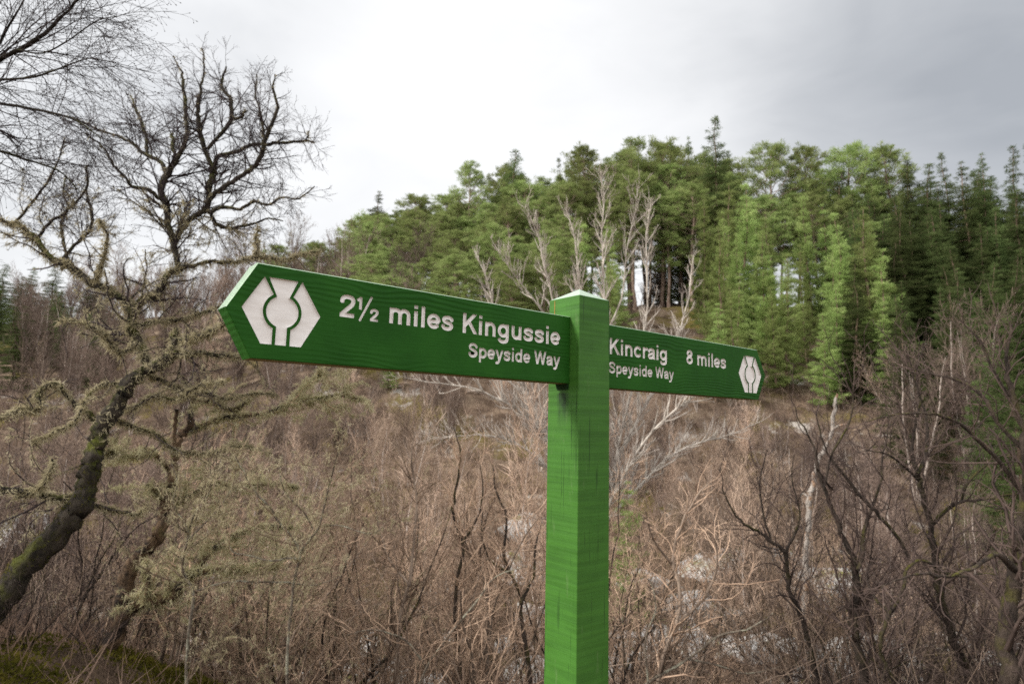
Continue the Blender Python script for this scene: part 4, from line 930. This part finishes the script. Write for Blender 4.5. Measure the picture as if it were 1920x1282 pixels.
def build_near_stems():
    rs = np.random.RandomState(71); rg = random.Random(71)
    T = [('pale_shrub', 'pale grey shrub with zigzag stems right of the dying birch', 'shrub', 5.0, ('shrub_bark', 'sapling_twig'), 40,
          [[(349, 1330, 4.6), (351, 1221, 4.4), (362, 1110, 4.2), (352, 1090, 4), (342, 1063, 4), (351, 1013, 3.6), (353, 997, 3.4), (340, 970, 3), (325, 941, 2.4), (333, 905, 1.6), (322, 870, .9)],
           [(353, 997, 3), (367, 960, 2.8), (387, 935, 2.4), (396, 900, 1.8), (392, 860, 1)],
           [(362, 1110, 3.4), (420, 1092, 3), (480, 1090, 2.6), (540, 1092, 2.2), (590, 1096, 1.6), (640, 1080, 1)],
           [(351, 1013, 2.6), (380, 985, 2.2), (420, 940, 1.8), (440, 900, 1)]]),
         ('pale_shrub', 'pale forked shrub beneath the middle of the left arm', 'shrub', 4.8, ('shrub_bark', 'sapling_twig'), 34,
          [[(540, 1330, 4.6), (538, 1240, 4.4), (545, 1150, 4.2), (552, 1085, 4), (563, 1034, 4), (545, 1005, 3.4), (520, 975, 3.2), (505, 950, 2.8), (480, 925, 2.6), (460, 890, 2), (440, 855, 1.2)],
           [(563, 1034, 3.4), (585, 1005, 3), (598, 988, 2.8), (610, 940, 2.6), (617, 910, 2.2), (628, 868, 1.6), (640, 820, 1)],
           [(560, 1048, 3.2), (538, 1046, 3), (510, 1051, 2.6), (470, 1041, 2.2), (440, 1036, 1.8), (428, 1018, 1)],
           [(590, 996, 2.6), (570, 960, 2.4), (540, 930, 2), (525, 890, 1.4), (530, 850, .9)],
           [(600, 985, 2.4), (640, 985, 2), (690, 1000, 1.6), (720, 990, 1)]]),
         ('bare_sapling', 'tall thin brown sapling, first from the left below the word miles', 'sapling', 6.2, ('sapling_bark', 'sapling_twig'), 0,
          [[(738, 1330, 4), (744, 1245, 4), (749, 1154, 3.6), (767, 1095, 3.4), (776, 1018, 3), (781, 927, 2.4), (771, 870, 1.8), (776, 810, 1)], [(767, 1095, 2.6), (730, 1050, 2.2), (712, 990, 1.6), (700, 930, 1)]]),
         ('bare_sapling', 'dark sapling with a kinked stem below the arm lettering', 'sapling', 6.6, ('alder_bark', 'sapling_twig'), 0,
          [[(862, 1330, 4), (860, 1220, 4), (852, 1150, 3.8), (858, 1086, 3.6), (867, 1018, 3.2), (849, 954, 2.8), (858, 895, 2.2), (863, 850, 1.6), (850, 800, 1)], [(867, 1018, 2.6), (895, 970, 2), (905, 920, 1.4), (900, 870, .9)]]),
         ('bare_sapling', 'dark forked sapling nearest the left side of the post', 'sapling', 6.4, ('alder_bark', 'sapling_twig'), 0,
          [[(1000, 1330, 5), (990, 1236, 4.6), (976, 1149, 4.2), (978, 1122, 4), (958, 1077, 3.6), (944, 1036, 3), (949, 972, 2.4), (930, 920, 1.8), (925, 870, 1)], [(977, 1130, 3.4), (1000, 1080, 2.8), (1003, 1030, 2.2), (1015, 980, 1.4)], [(958, 1077, 2.6), (920, 1050, 2.2), (903, 1000, 1.6), (905, 950, 1)]]),
         ('bare_sapling', 'brown sapling with two stems left of the kinked one', 'sapling', 6.8, ('sapling_bark', 'sapling_twig'), 0,
          [[(915, 1330, 4), (914, 1200, 4), (912, 1108, 3.6), (903, 1072, 3.2), (899, 1027, 2.8), (912, 972, 2.2), (930, 930, 1.4)], [(903, 1072, 2.4), (880, 1040, 2), (870, 990, 1.4), (872, 930, .9)]]),
         ('pale_shrub', 'thin pale shrub arching left at the bottom beside the post', 'shrub', 5.6, ('shrub_bark', 'sapling_twig'), 0,
          [[(770, 1330, 4), (800, 1250, 3.6), (850, 1180, 3.2), (900, 1120, 2.8), (930, 1080, 2), (990, 1060, 1.2)], [(800, 1250, 3), (760, 1200, 2.6), (700, 1180, 2), (650, 1190, 1.4)]]),
         ('bare_sapling', 'slender brown sapling just right of the post foot', 'sapling', 6.0, ('sapling_bark', 'sapling_twig'), 0,
          [[(1230, 1330, 4.6), (1240, 1240, 4.2), (1268, 1170, 3.8), (1275, 1110, 3.4), (1262, 1050, 3), (1275, 990, 2.4), (1300, 940, 1.8), (1330, 900, 1)], [(1268, 1170, 3.2), (1320, 1120, 2.8), (1345, 1060, 2), (1340, 1010, 1.2)], [(1262, 1060, 2.4), (1225, 1010, 2), (1210, 960, 1.2)]]),
         ('pale_shrub', 'pale sprawling shrub at the bottom right of the post', 'shrub', 5.4, ('shrub_bark', 'sapling_twig'), 0,
          [[(1165, 1330, 4.6), (1215, 1280, 4), (1290, 1235, 3.6), (1350, 1190, 3), (1400, 1180, 2.4), (1450, 1150, 1.4)], [(1290, 1235, 3), (1340, 1245, 2.4), (1400, 1262, 1.8), (1460, 1250, 1)], [(1215, 1280, 3), (1210, 1200, 2.6), (1230, 1140, 2), (1220, 1090, 1.2)]]),
         ]
    for nm, lb, ct, y, mats, lich, pps in T:
        ln = traced([(y + rs.uniform(-.05, .05), y + rs.uniform(-.5, .5) * (i > 0), pp) for i, pp in enumerate(pps)], rs, .3, 4, k=.62 if nm == 'pale_shrub' else .9)
        out = {0: [([tuple(q[:3]) for q in l], list(l[:, 3]), 7) for l in ln], 1: []}
        st = [lv(8, .2, 0, k=9, f0=.12, ang=.85, ll=.66, rr=.55, mat=0, rmin=.0034, cu=.15), lv(7, .18, .05, k=6.5, f0=.15, ang=.85, lr=.5, rr=.55, rmin=.003, te=.5, cu=.1), lv(5, .2, .03, k=5, f0=.15, ang=.8, lr=.5, rr=.6, rmin=.0022, te=.55), lv(3, .2, .02, te=.6)]
        grow_on(rg, out, ln, st, 0); root = empty(nm, lb, ct); split_mesh(root, out, mats, ('stems', 'twigs'))
        if lich:
            ls = [np.column_stack((np.array(p), np.array(r))) for p, r, s in out[0] + out[1] if len(p) > 5]
            P, D, L, W = tufts_on(ls, rs, lich, 4, .04, .006, .45, .006); link('lichen', blades_mesh('lichen', P, D, L, W, M['lichen'], rs), root)
        b = ln[0][0]; localise(root, (float(b[0]), float(b[1]), gz(b[0], b[1])))

def build_snag():
    rs = np.random.RandomState(61)
    l = traced([(12.2, 11.8, [(1500, 1230, 10), (1508, 1120, 9.5), (1511, 1059, 9), (1513, 999, 8.5), (1518, 942, 9), (1525, 905, 8), (1532, 871, 7.5), (1542, 848, 7), (1558, 814, 7), (1564, 774, 6.5), (1567, 748, 5), (1568, 738, 1.5)]),
                (11.9, 11.5, [(1560, 806, 3.4), (1574, 797, 3), (1590, 795, 1.6)]), (12.0, 12.5, [(1519, 935, 3), (1505, 925, 2.6), (1495, 940, 1.5)])], rs, .28, k=.54)
    me = tube_mesh('birch_snag', [([tuple(q[:3]) for q in a], list(a[:, 3]), 9) for a in l], M['snag'])
    b = Vector((float(l[0][0][0]), float(l[0][0][1]), gz(l[0][0][0], l[0][0][1]))); me.transform(Matrix.Translation(-b))
    tag(link('birch_snag', me, None, b), 'leaning dead birch trunk with peeling white and orange bark', 'dead tree')
build_old_birch(); build_dead_tree(); build_overhang(); build_rowan(); build_alders(); build_near_stems(); build_snag()

# ------------------------------------------------------------------ the thicket
def make_shrub(seed, name, cat, H, stems, mats, st, spread=.35, r0=.013):
    rg = random.Random(seed); out = {0: [], 1: []}
    for i in range(stems):
        a = rg.random() * 6.283; t = abs(rg.gauss(0, spread)); d = (math.cos(a) * math.sin(t), math.sin(a) * math.sin(t), math.cos(t))
        q = rg.random() * .16; grow(rg, out, (math.cos(a) * q, math.sin(a) * q, -.12), d, H * (.6 + .5 * rg.random()), r0 * (.6 + .7 * rg.random()), 0, st)
    return out
ST_SAP = [lv(14, .14, .03, k=4.6, f0=.15, ang=.8, lr=.36, rr=.5, mat=0, s=4, te=.22, tap=.35, cu=.2),
          lv(7, .17, .04, k=6.5, f0=.12, ang=.85, lr=.45, rr=.6, rmin=.0036, te=.45), lv(5, .2, .02, k=3, f0=.2, ang=.8, lr=.5, rr=.7, rmin=.0026, te=.6), lv(3, .18, 0, te=.7)]
ST_FINE = [lv(10, .10, .05, k=8.0, f0=.18, ang=.62, lr=.34, rr=.45, mat=0, s=4, te=.2, tap=.4, cu=.2),
           lv(6, .12, .06, k=9, f0=.1, ang=.62, lr=.42, rr=.6, rmin=.0055, te=.5), lv(4, .14, .03, rmin=.004, te=.6)]
ST_SPREAD = [lv(10, .17, .015, k=5.5, f0=.15, ang=.9, lr=.42, rr=.5, mat=0, s=5, te=.2, tap=.4),
             lv(6, .22, .04, k=7, f0=.12, ang=.85, lr=.45, rr=.55, rmin=.003, te=.4), lv(4, .24, .02, k=3, f0=.2, ang=.8, lr=.45, rr=.65, rmin=.002, te=.5), lv(3, .2, 0, te=.6)]
def shrub_kind(seed, name, label, cat, H, stems, mats, st, spread, r0, lichen=0):
    out = make_shrub(seed, name, cat, H, stems, mats, st, spread, r0); root = empty(name, label, cat)
    split_mesh(root, out, mats, ('stems', 'twigs'))
    if lichen:
        rs = np.random.RandomState(seed); ls = [np.column_stack((np.array(p), np.array(r))) for p, r, s in out[0] + out[1] if len(p) > 5]
        P, D, L, W = tufts_on(ls, rs, lichen, 4, .038, .0055, .45, .006); link('lichen', blades_mesh('lichen', P, D, L, W, M['lichen'], rs), root)
    return Kind(root)
def build_thicket():
    rs = np.random.RandomState(91)
    sap = [shrub_kind(400 + i, 'bare_sapling', 'bare sapling', 'sapling', 3.0, 4 + i % 3, (('alder_bark', 'sapling_bark')[i % 2], 'sapling_twig'), ST_SAP, .26, .021) for i in range(6)]
    spr = [shrub_kind(420 + i, 'lichened_bush', 'lichened bush', 'bush', 2.6, 5, ('sapling_bark', 'sapling_twig'), ST_SPREAD, .55, .020, 30) for i in range(3)]
    drk = [shrub_kind(440 + i, 'dark_bush', 'dark bush', 'bush', 2.8, 5, ('alder_bark', 'alder_twig'), ST_SAP, .4, .021) for i in range(4)]
    fin = [shrub_kind(460 + i, 'young_birch', 'young birch', 'birch tree', 4.2, 3 + i % 3, ('pale_twig' if i % 2 else 'sapling_bark', 'pink_twig'), ST_FINE, .2, .032) for i in range(6)]
    hil = [shrub_kind(480 + i, 'hill_birch', 'hill birch', 'birch tree', 4.2, 3 + i % 3, ('pale_twig' if i == 1 else 'sapling_bark', 'hill_twig'), ST_FINE, .2, .032) for i in range(4)]
    def scatter(n, t0, t1, y0, y1, kinds, mind, hs, label, group, py=1.4):
        pts = []; tries = 0
        while len(pts) < n and tries < n * 50:
            tries += 1; t = rs.uniform(t0, t1); y = y0 + (y1 - y0) * rs.rand() ** py; x = t * y
            if any((x - a) ** 2 + (y - b) ** 2 < (mind * (.5 + b / 20)) ** 2 for a, b in pts): continue
            pts.append((x, y)); s = rs.uniform(*hs)
            kinds[rs.randint(len(kinds))].put((x, y, gz(x, y) - .05), rs.rand() * 6.28, s * rs.uniform(.85, 1.1), s, label, group, (rs.normal() * .06, rs.normal() * .06))
    scatter(30, -.42, .22, 6.2, 11, sap, .45, (.72, 1.02), 'slender brown bare sapling in the near thicket below the left arm', 'near saplings below the left arm')
    scatter(14, .20, .62, 7.0, 12, sap + drk, .5, (.65, .95), 'bare brown sapling between the post and the dark alders', 'saplings between the post and the alders')
    scatter(16, -.52, -.18, 6.8, 12, spr, .6, (.75, 1.1), 'spreading bush furred with pale lichen beneath the left arm', 'lichened bushes beneath the left arm')
    scatter(12, -.95, -.5, 6.6, 13, drk + spr[:1], .6, (.6, .95), 'dark bare bush behind the old birch trunk', 'dark bushes behind the old birch')
    scatter(12, -1.0, -.60, 4.9, 7.2, drk, .5, (.22, .42), 'small dark bush on the mossy bank below the old birch', 'small bushes on the mossy bank')
    scatter(20, .48, 1.0, 6.2, 9.5, drk, .4, (.5, .85), 'low dark bush at the foot of the right alders', 'low bushes at the foot of the right alders')
    scatter(26, .46, .98, 7.5, 14, drk, .5, (.7, 1.15), 'dark bare bush tangled among the right alders', 'dark bushes among the right alders')
    scatter(36, -.45, .48, 11, 21, sap + fin[:3], .6, (.75, 1.1), 'bare grey brown sapling on the valley floor beyond the post', 'saplings on the valley floor')
    scatter(24, -.98, -.42, 12, 26, hil + drk[:2], .8, (.8, 1.25), 'young bare birch on the left valley floor', 'young birches on the left valley floor')
    scatter(26, .42, .98, 13, 27, drk + hil[:2], .7, (.8, 1.3), 'bare bush on the right valley floor beyond the alders', 'bushes on the right valley floor')
    scatter(24, -.75, -.30, 20, 40, hil, .8, (.8, 1.2), 'dull brown birch between the old birch and the left hill', 'birches between the old birch and the left hill', 1.)
    scatter(44, -.36, .40, 21, 44, fin, .8, (.75, 1.15), 'pinkish fine twigged birch on the slope behind the post', 'young birches on the slope behind the post', 1.)
    scatter(44, -.90, -.08, 30, 50, hil + fin[:1], .8, (.9, 1.4), 'fine twigged bare birch at the foot of the left hill', 'bare birches at the foot of the left hill', 1.)
    scatter(16, .38, .95, 26, 38, hil, .8, (.7, 1.0), 'grey brown bare birch below the right spruces', 'bare birches below the right spruces', 1.)
    scatter(95, -.80, -.16, 44, 92, hil, .75, (1.3, 2.3), 'bare brown birch in the wood on the left hill', 'bare birches of the left hill wood', 1.)
    scatter(16, .08, .36, 58, 72, hil, 1.2, (.8, 1.3), 'bare birch under the tall ridge pines right of the post', 'bare birches under the ridge pines', 1.)
    scatter(34, .12, .75, 24, 43, hil + fin[1:2], .75, (.7, 1.05), 'bare birch thicket stem on the slope under the right conifers', 'bare birches on the slope under the right conifers', 1.)
    scatter(9, .22, .35, 71, 79, hil, 1.0, (1.8, 2.6), 'tall bare birch behind the trunks of the ridge pines', 'tall birches behind the ridge pines', 1.)
    for u, v, y, lb in [(1790, 520, 36, 'reddish bare birch in front of the dark right spruces'), (1700, 600, 33, 'low greyish bare birch under the dark right spruces')]:
        p = at(u, v, y); g = gz(p[0], y); s = max(.6, (p[2] - g) / 5.2); hil[1].put((p[0], y, g - .05), 1., s * .9, s, lb, None)
    return fin, sap
FIN, SAP = build_thicket()

# the parts of the thicket nobody could count: one mass of low undergrowth, dead grass
def build_cover():
    rs = np.random.RandomState(17)
    def area(n, y0, y1, t=1.0, p=1.):
        y = y0 + (y1 - y0) * rs.rand(n) ** p; x = (rs.rand(n) * 2 - 1) * t * y; return x, y
    x, y = area(70000, 4.5, 46, .95, 1.3); k = vnoise(x * .35, y * .35 + 9) + rs.rand(len(x)) * .5 > .12; x, y = x[k], y[k]; n = len(x)
    P = np.column_stack((x, y, ground_z(x, y) - .02)); D = rs.normal(size=(n, 3)) * .55; D[:, 2] = .55 + .6 * rs.rand(n); D /= np.linalg.norm(D, axis=1, keepdims=True)
    tag(link('undergrowth', blades_mesh('undergrowth', P, D, .18 + .5 * rs.rand(n) ** 2, .006 + .0012 * y, M['heather'], rs)), 'tangle of brown heather and dead bracken covering the valley floor', 'undergrowth', kind='stuff')
    x, y = area(60000, 4.5, 40, .95, 1.2); k = vnoise(x * .22 + 40, y * .22) > .10; x, y = x[k], y[k]; n = len(x)
    P = np.column_stack((x, y, ground_z(x, y) - .02)); D = rs.normal(size=(n, 3)) * .5; D[:, 2] = .5 + .5 * rs.rand(n); D /= np.linalg.norm(D, axis=1, keepdims=True)
    tag(link('grass', blades_mesh('grass', P, D, .16 + .28 * rs.rand(n), .005 + .001 * y, M['grass'], rs)), 'pale dead grass in tufts on the valley floor', 'grass', kind='stuff')
    x, y = area(52000, 4.2, 34, .98, 1.6); k = vnoise(x * .30 + 11, y * .30 + 60) + .18 * sstep(.45, .75, np.abs(x / y)) > .20; x, y = x[k], y[k]; n = len(x)
    xb = -6.2 + 4.4 * rs.rand(60000); yb = 4.0 + 4.4 * rs.rand(60000); k = vnoise(xb * 1.6, yb * 1.6 + 5) + .20 * rs.rand(60000) > .17; x, y = np.concatenate((x, xb[k])), np.concatenate((y, yb[k])); n = len(x)
    P = np.column_stack((x, y, ground_z(x, y) + rs.rand(n) * .06)); D = rs.normal(size=(n, 3)) * .7; D[:, 2] = .3 + .5 * rs.rand(n); D /= np.linalg.norm(D, axis=1, keepdims=True)
    tag(link('ground_moss', blades_mesh('ground_moss', P, D, .02 + (.02 + .004 * y) * rs.rand(n), .005 + .0028 * y, M['moss'], rs)), 'yellow green moss in cushions on the ground', 'moss', kind='stuff')
    # fine brushwood: short bare twigs standing everywhere between the saplings
    rg = random.Random(18); polys = []; x, y = area(2400, 6., 44, .95, 1.25)
    zz = ground_z(x, y)
    for a, b, c in zip(x, y, zz):
        h = rg.uniform(.5, 1.5) * (1 + b / 60); dx, dy = rg.gauss(0, .3), rg.gauss(0, .3); w = .0024 + .00022 * b
        p0 = (a, b, c - .05); p1 = (a + dx * h * .5 + rg.gauss(0, .05), b + dy * h * .5, c + h * .5); p2 = (a + dx * h * 1.1, b + dy * h, c + h)
        polys.append(([p0, p1, p2], [w * 1.8, w * 1.3, w * .7], 3))
        for _ in range(3):
            f = rg.uniform(.25, .9); q = [p0[i] + (p2[i] - p0[i]) * f for i in range(3)]; l = h * rg.uniform(.2, .5); e = (q[0] + rg.gauss(0, .6) * l, q[1] + rg.gauss(0, .6) * l, q[2] + l * rg.uniform(.1, .9))
            polys.append(([tuple(q), ((q[0] + e[0]) / 2, (q[1] + e[1]) / 2, (q[2] + e[2]) / 2 + .03), e], [w, w * .8, w * .6], 3))
    tag(link('brushwood', tube_mesh('brushwood', polys, M['pink_twig'])), 'mass of fine bare twigs filling the thicket', 'brushwood', kind='stuff')
build_cover()

def build_rocks():
    import bmesh
    rs = np.random.RandomState(23); kinds = []
    for s in range(5):
        bm = bmesh.new(); bmesh.ops.create_icosphere(bm, subdivisions=4, radius=.5)
        cuts = rs.normal(size=(9, 3)); cuts /= np.linalg.norm(cuts, axis=1, keepdims=True); dd = rs.uniform(.26, .42, 9); o = rs.rand(3) * 50
        for v in bm.verts:
            c = np.array(v.co)
            for q, w in zip(cuts, dd):
                e = c @ q - w
                if e > 0: c = c - q * e * .92
            c = c + (c / (np.linalg.norm(c) + 1e-6)) * (float(vnoise(c[0] * 5 + o[0], c[1] * 5 + c[2] * 4 + o[1])) * .05 + float(vnoise(c[0] * 13 + o[1], c[2] * 13 + c[1] * 9)) * .02)
            v.co = c * np.array([1.25, 1., .62])
        me = bpy.data.meshes.new('boulder'); bm.to_mesh(me); bm.free(); me.materials.append(M['rock']); kinds.append(Kind(link('boulder', me)))
        kinds[-1].root['category'] = 'boulder'
    def lay(x, y, s, lb, grp): kinds[rs.randint(5)].put((x, y, gz(x, y) + s * .08), rs.rand() * 6.28, s, s * rs.uniform(.7, 1.1), lb, grp, (rs.normal() * .2, rs.normal() * .2))
    for u, v, y, s, lb in [(985, 928, 24, 2.0, 'pale heather topped boulder left of the post foot'), (1040, 985, 20, 1.5, 'pale boulder low beside the left side of the post'), (1625, 1062, 13, 1.6, 'long grey boulder behind the mossy alder'), (1400, 1068, 16, 1.2, 'pale flat rock right of the leaning snag foot')]:
        p = at(u, v, y); lay(p[0], y, s, lb, None)
    for u, v, s, lb in [(1340, 1075, 1.9, 'large pale slab right of the post among bare twigs'), (1440, 1060, 1.5, 'pale slab left of the slim forked alder'), (1310, 1150, 1.5, 'pale low rock right of the post'), (1390, 1170, 1.3, 'pale rock below the large slab right of the post'), (1560, 1095, 1.6, 'pale rock between the two forked alders'), (1580, 1135, 1.2, 'small pale rock beneath the rock between the alders'), (1290, 1210, 1.1, 'pale rock near the bottom right of the post'),
                        (985, 1010, 1.6, 'pale rock left of the post beneath the heather topped boulder'), (1000, 1090, 1.3, 'pale rock close left of the post'), (400, 1110, 1.6, 'pale rock behind the dying birch foot'), (470, 1125, 1.4, 'pale rock right of the dying birch'), (390, 1205, 1.0, 'pale rock low beside the dying birch'), (340, 1090, 1.2, 'pale rock touching the dying birch outline'), (700, 1215, 1.0, 'pale stone low in the thicket under the word miles'), (40, 1020, 2.0, 'flat pale slab behind the old birch trunk'), (830, 1120, 1.1, 'pale stone under the end of the arm lettering'), (1200, 1100, 1.2, 'pale stone just right of the post')]:
        q = ray(u, v); y = next((k * .25 for k in range(24, 160) if CAMZ + q[1] * k * .25 < gz(q[0] * k * .25, k * .25) + .1), 20.); lay(q[0] * y, y, s * .8 * y / 12, lb, None)
    for n, t0, t1, y0, y1, lb, grp in [(26, .14, .52, 11, 22, 'pale boulder on the valley floor right of the post', 'boulders right of the post'), (20, -.42, .05, 10, 20, 'pale boulder half hidden in the thicket left of the post', 'boulders left of the post'),
                                       (10, -.95, -.5, 14, 22, 'grey boulder on the floor behind the old birch', 'boulders behind the old birch'), (8, .5, .95, 12, 22, 'grey boulder beyond the dark alders', 'boulders beyond the alders')]:
        for _ in range(n): y = rs.uniform(y0, y1); lay(rs.uniform(t0, t1) * y, y, rs.uniform(.35, 1.25), lb, grp)
    def log(pp, y0, y1, lb, mat):
        l = traced([(y0, y1, pp)], rs, .15, k=1., rooted=())[0]; l[:, 2] = np.maximum(ground_z(l[:, 0], l[:, 1]) + l[:, 3], l[:, 2] - 9)
        b = Vector([float(q) for q in l[0][:3]]); me = tube_mesh('fallen_log', [([tuple(q[:3]) for q in l], list(l[:, 3]), 8)], M[mat]); me.transform(Matrix.Translation(-b))
        tag(link('fallen_log', me, None, b), lb, 'log')
    log([(320, 1140, 7), (380, 1146, 7), (440, 1150, 6), (500, 1160, 4)], 9.0, 9.6, 'pale fallen log lying right of the dying birch', 'pale_bark')
    log([(900, 1195, 5), (960, 1192, 5), (1030, 1198, 4)], 10., 10.4, 'thin fallen stem left of the post near the bottom', 'pale_bark')
    log([(1170, 1210, 6), (1240, 1214, 5), (1330, 1240, 4)], 9.4, 9., 'grey fallen branch right of the post near the bottom', 'sapling_bark')
build_rocks()
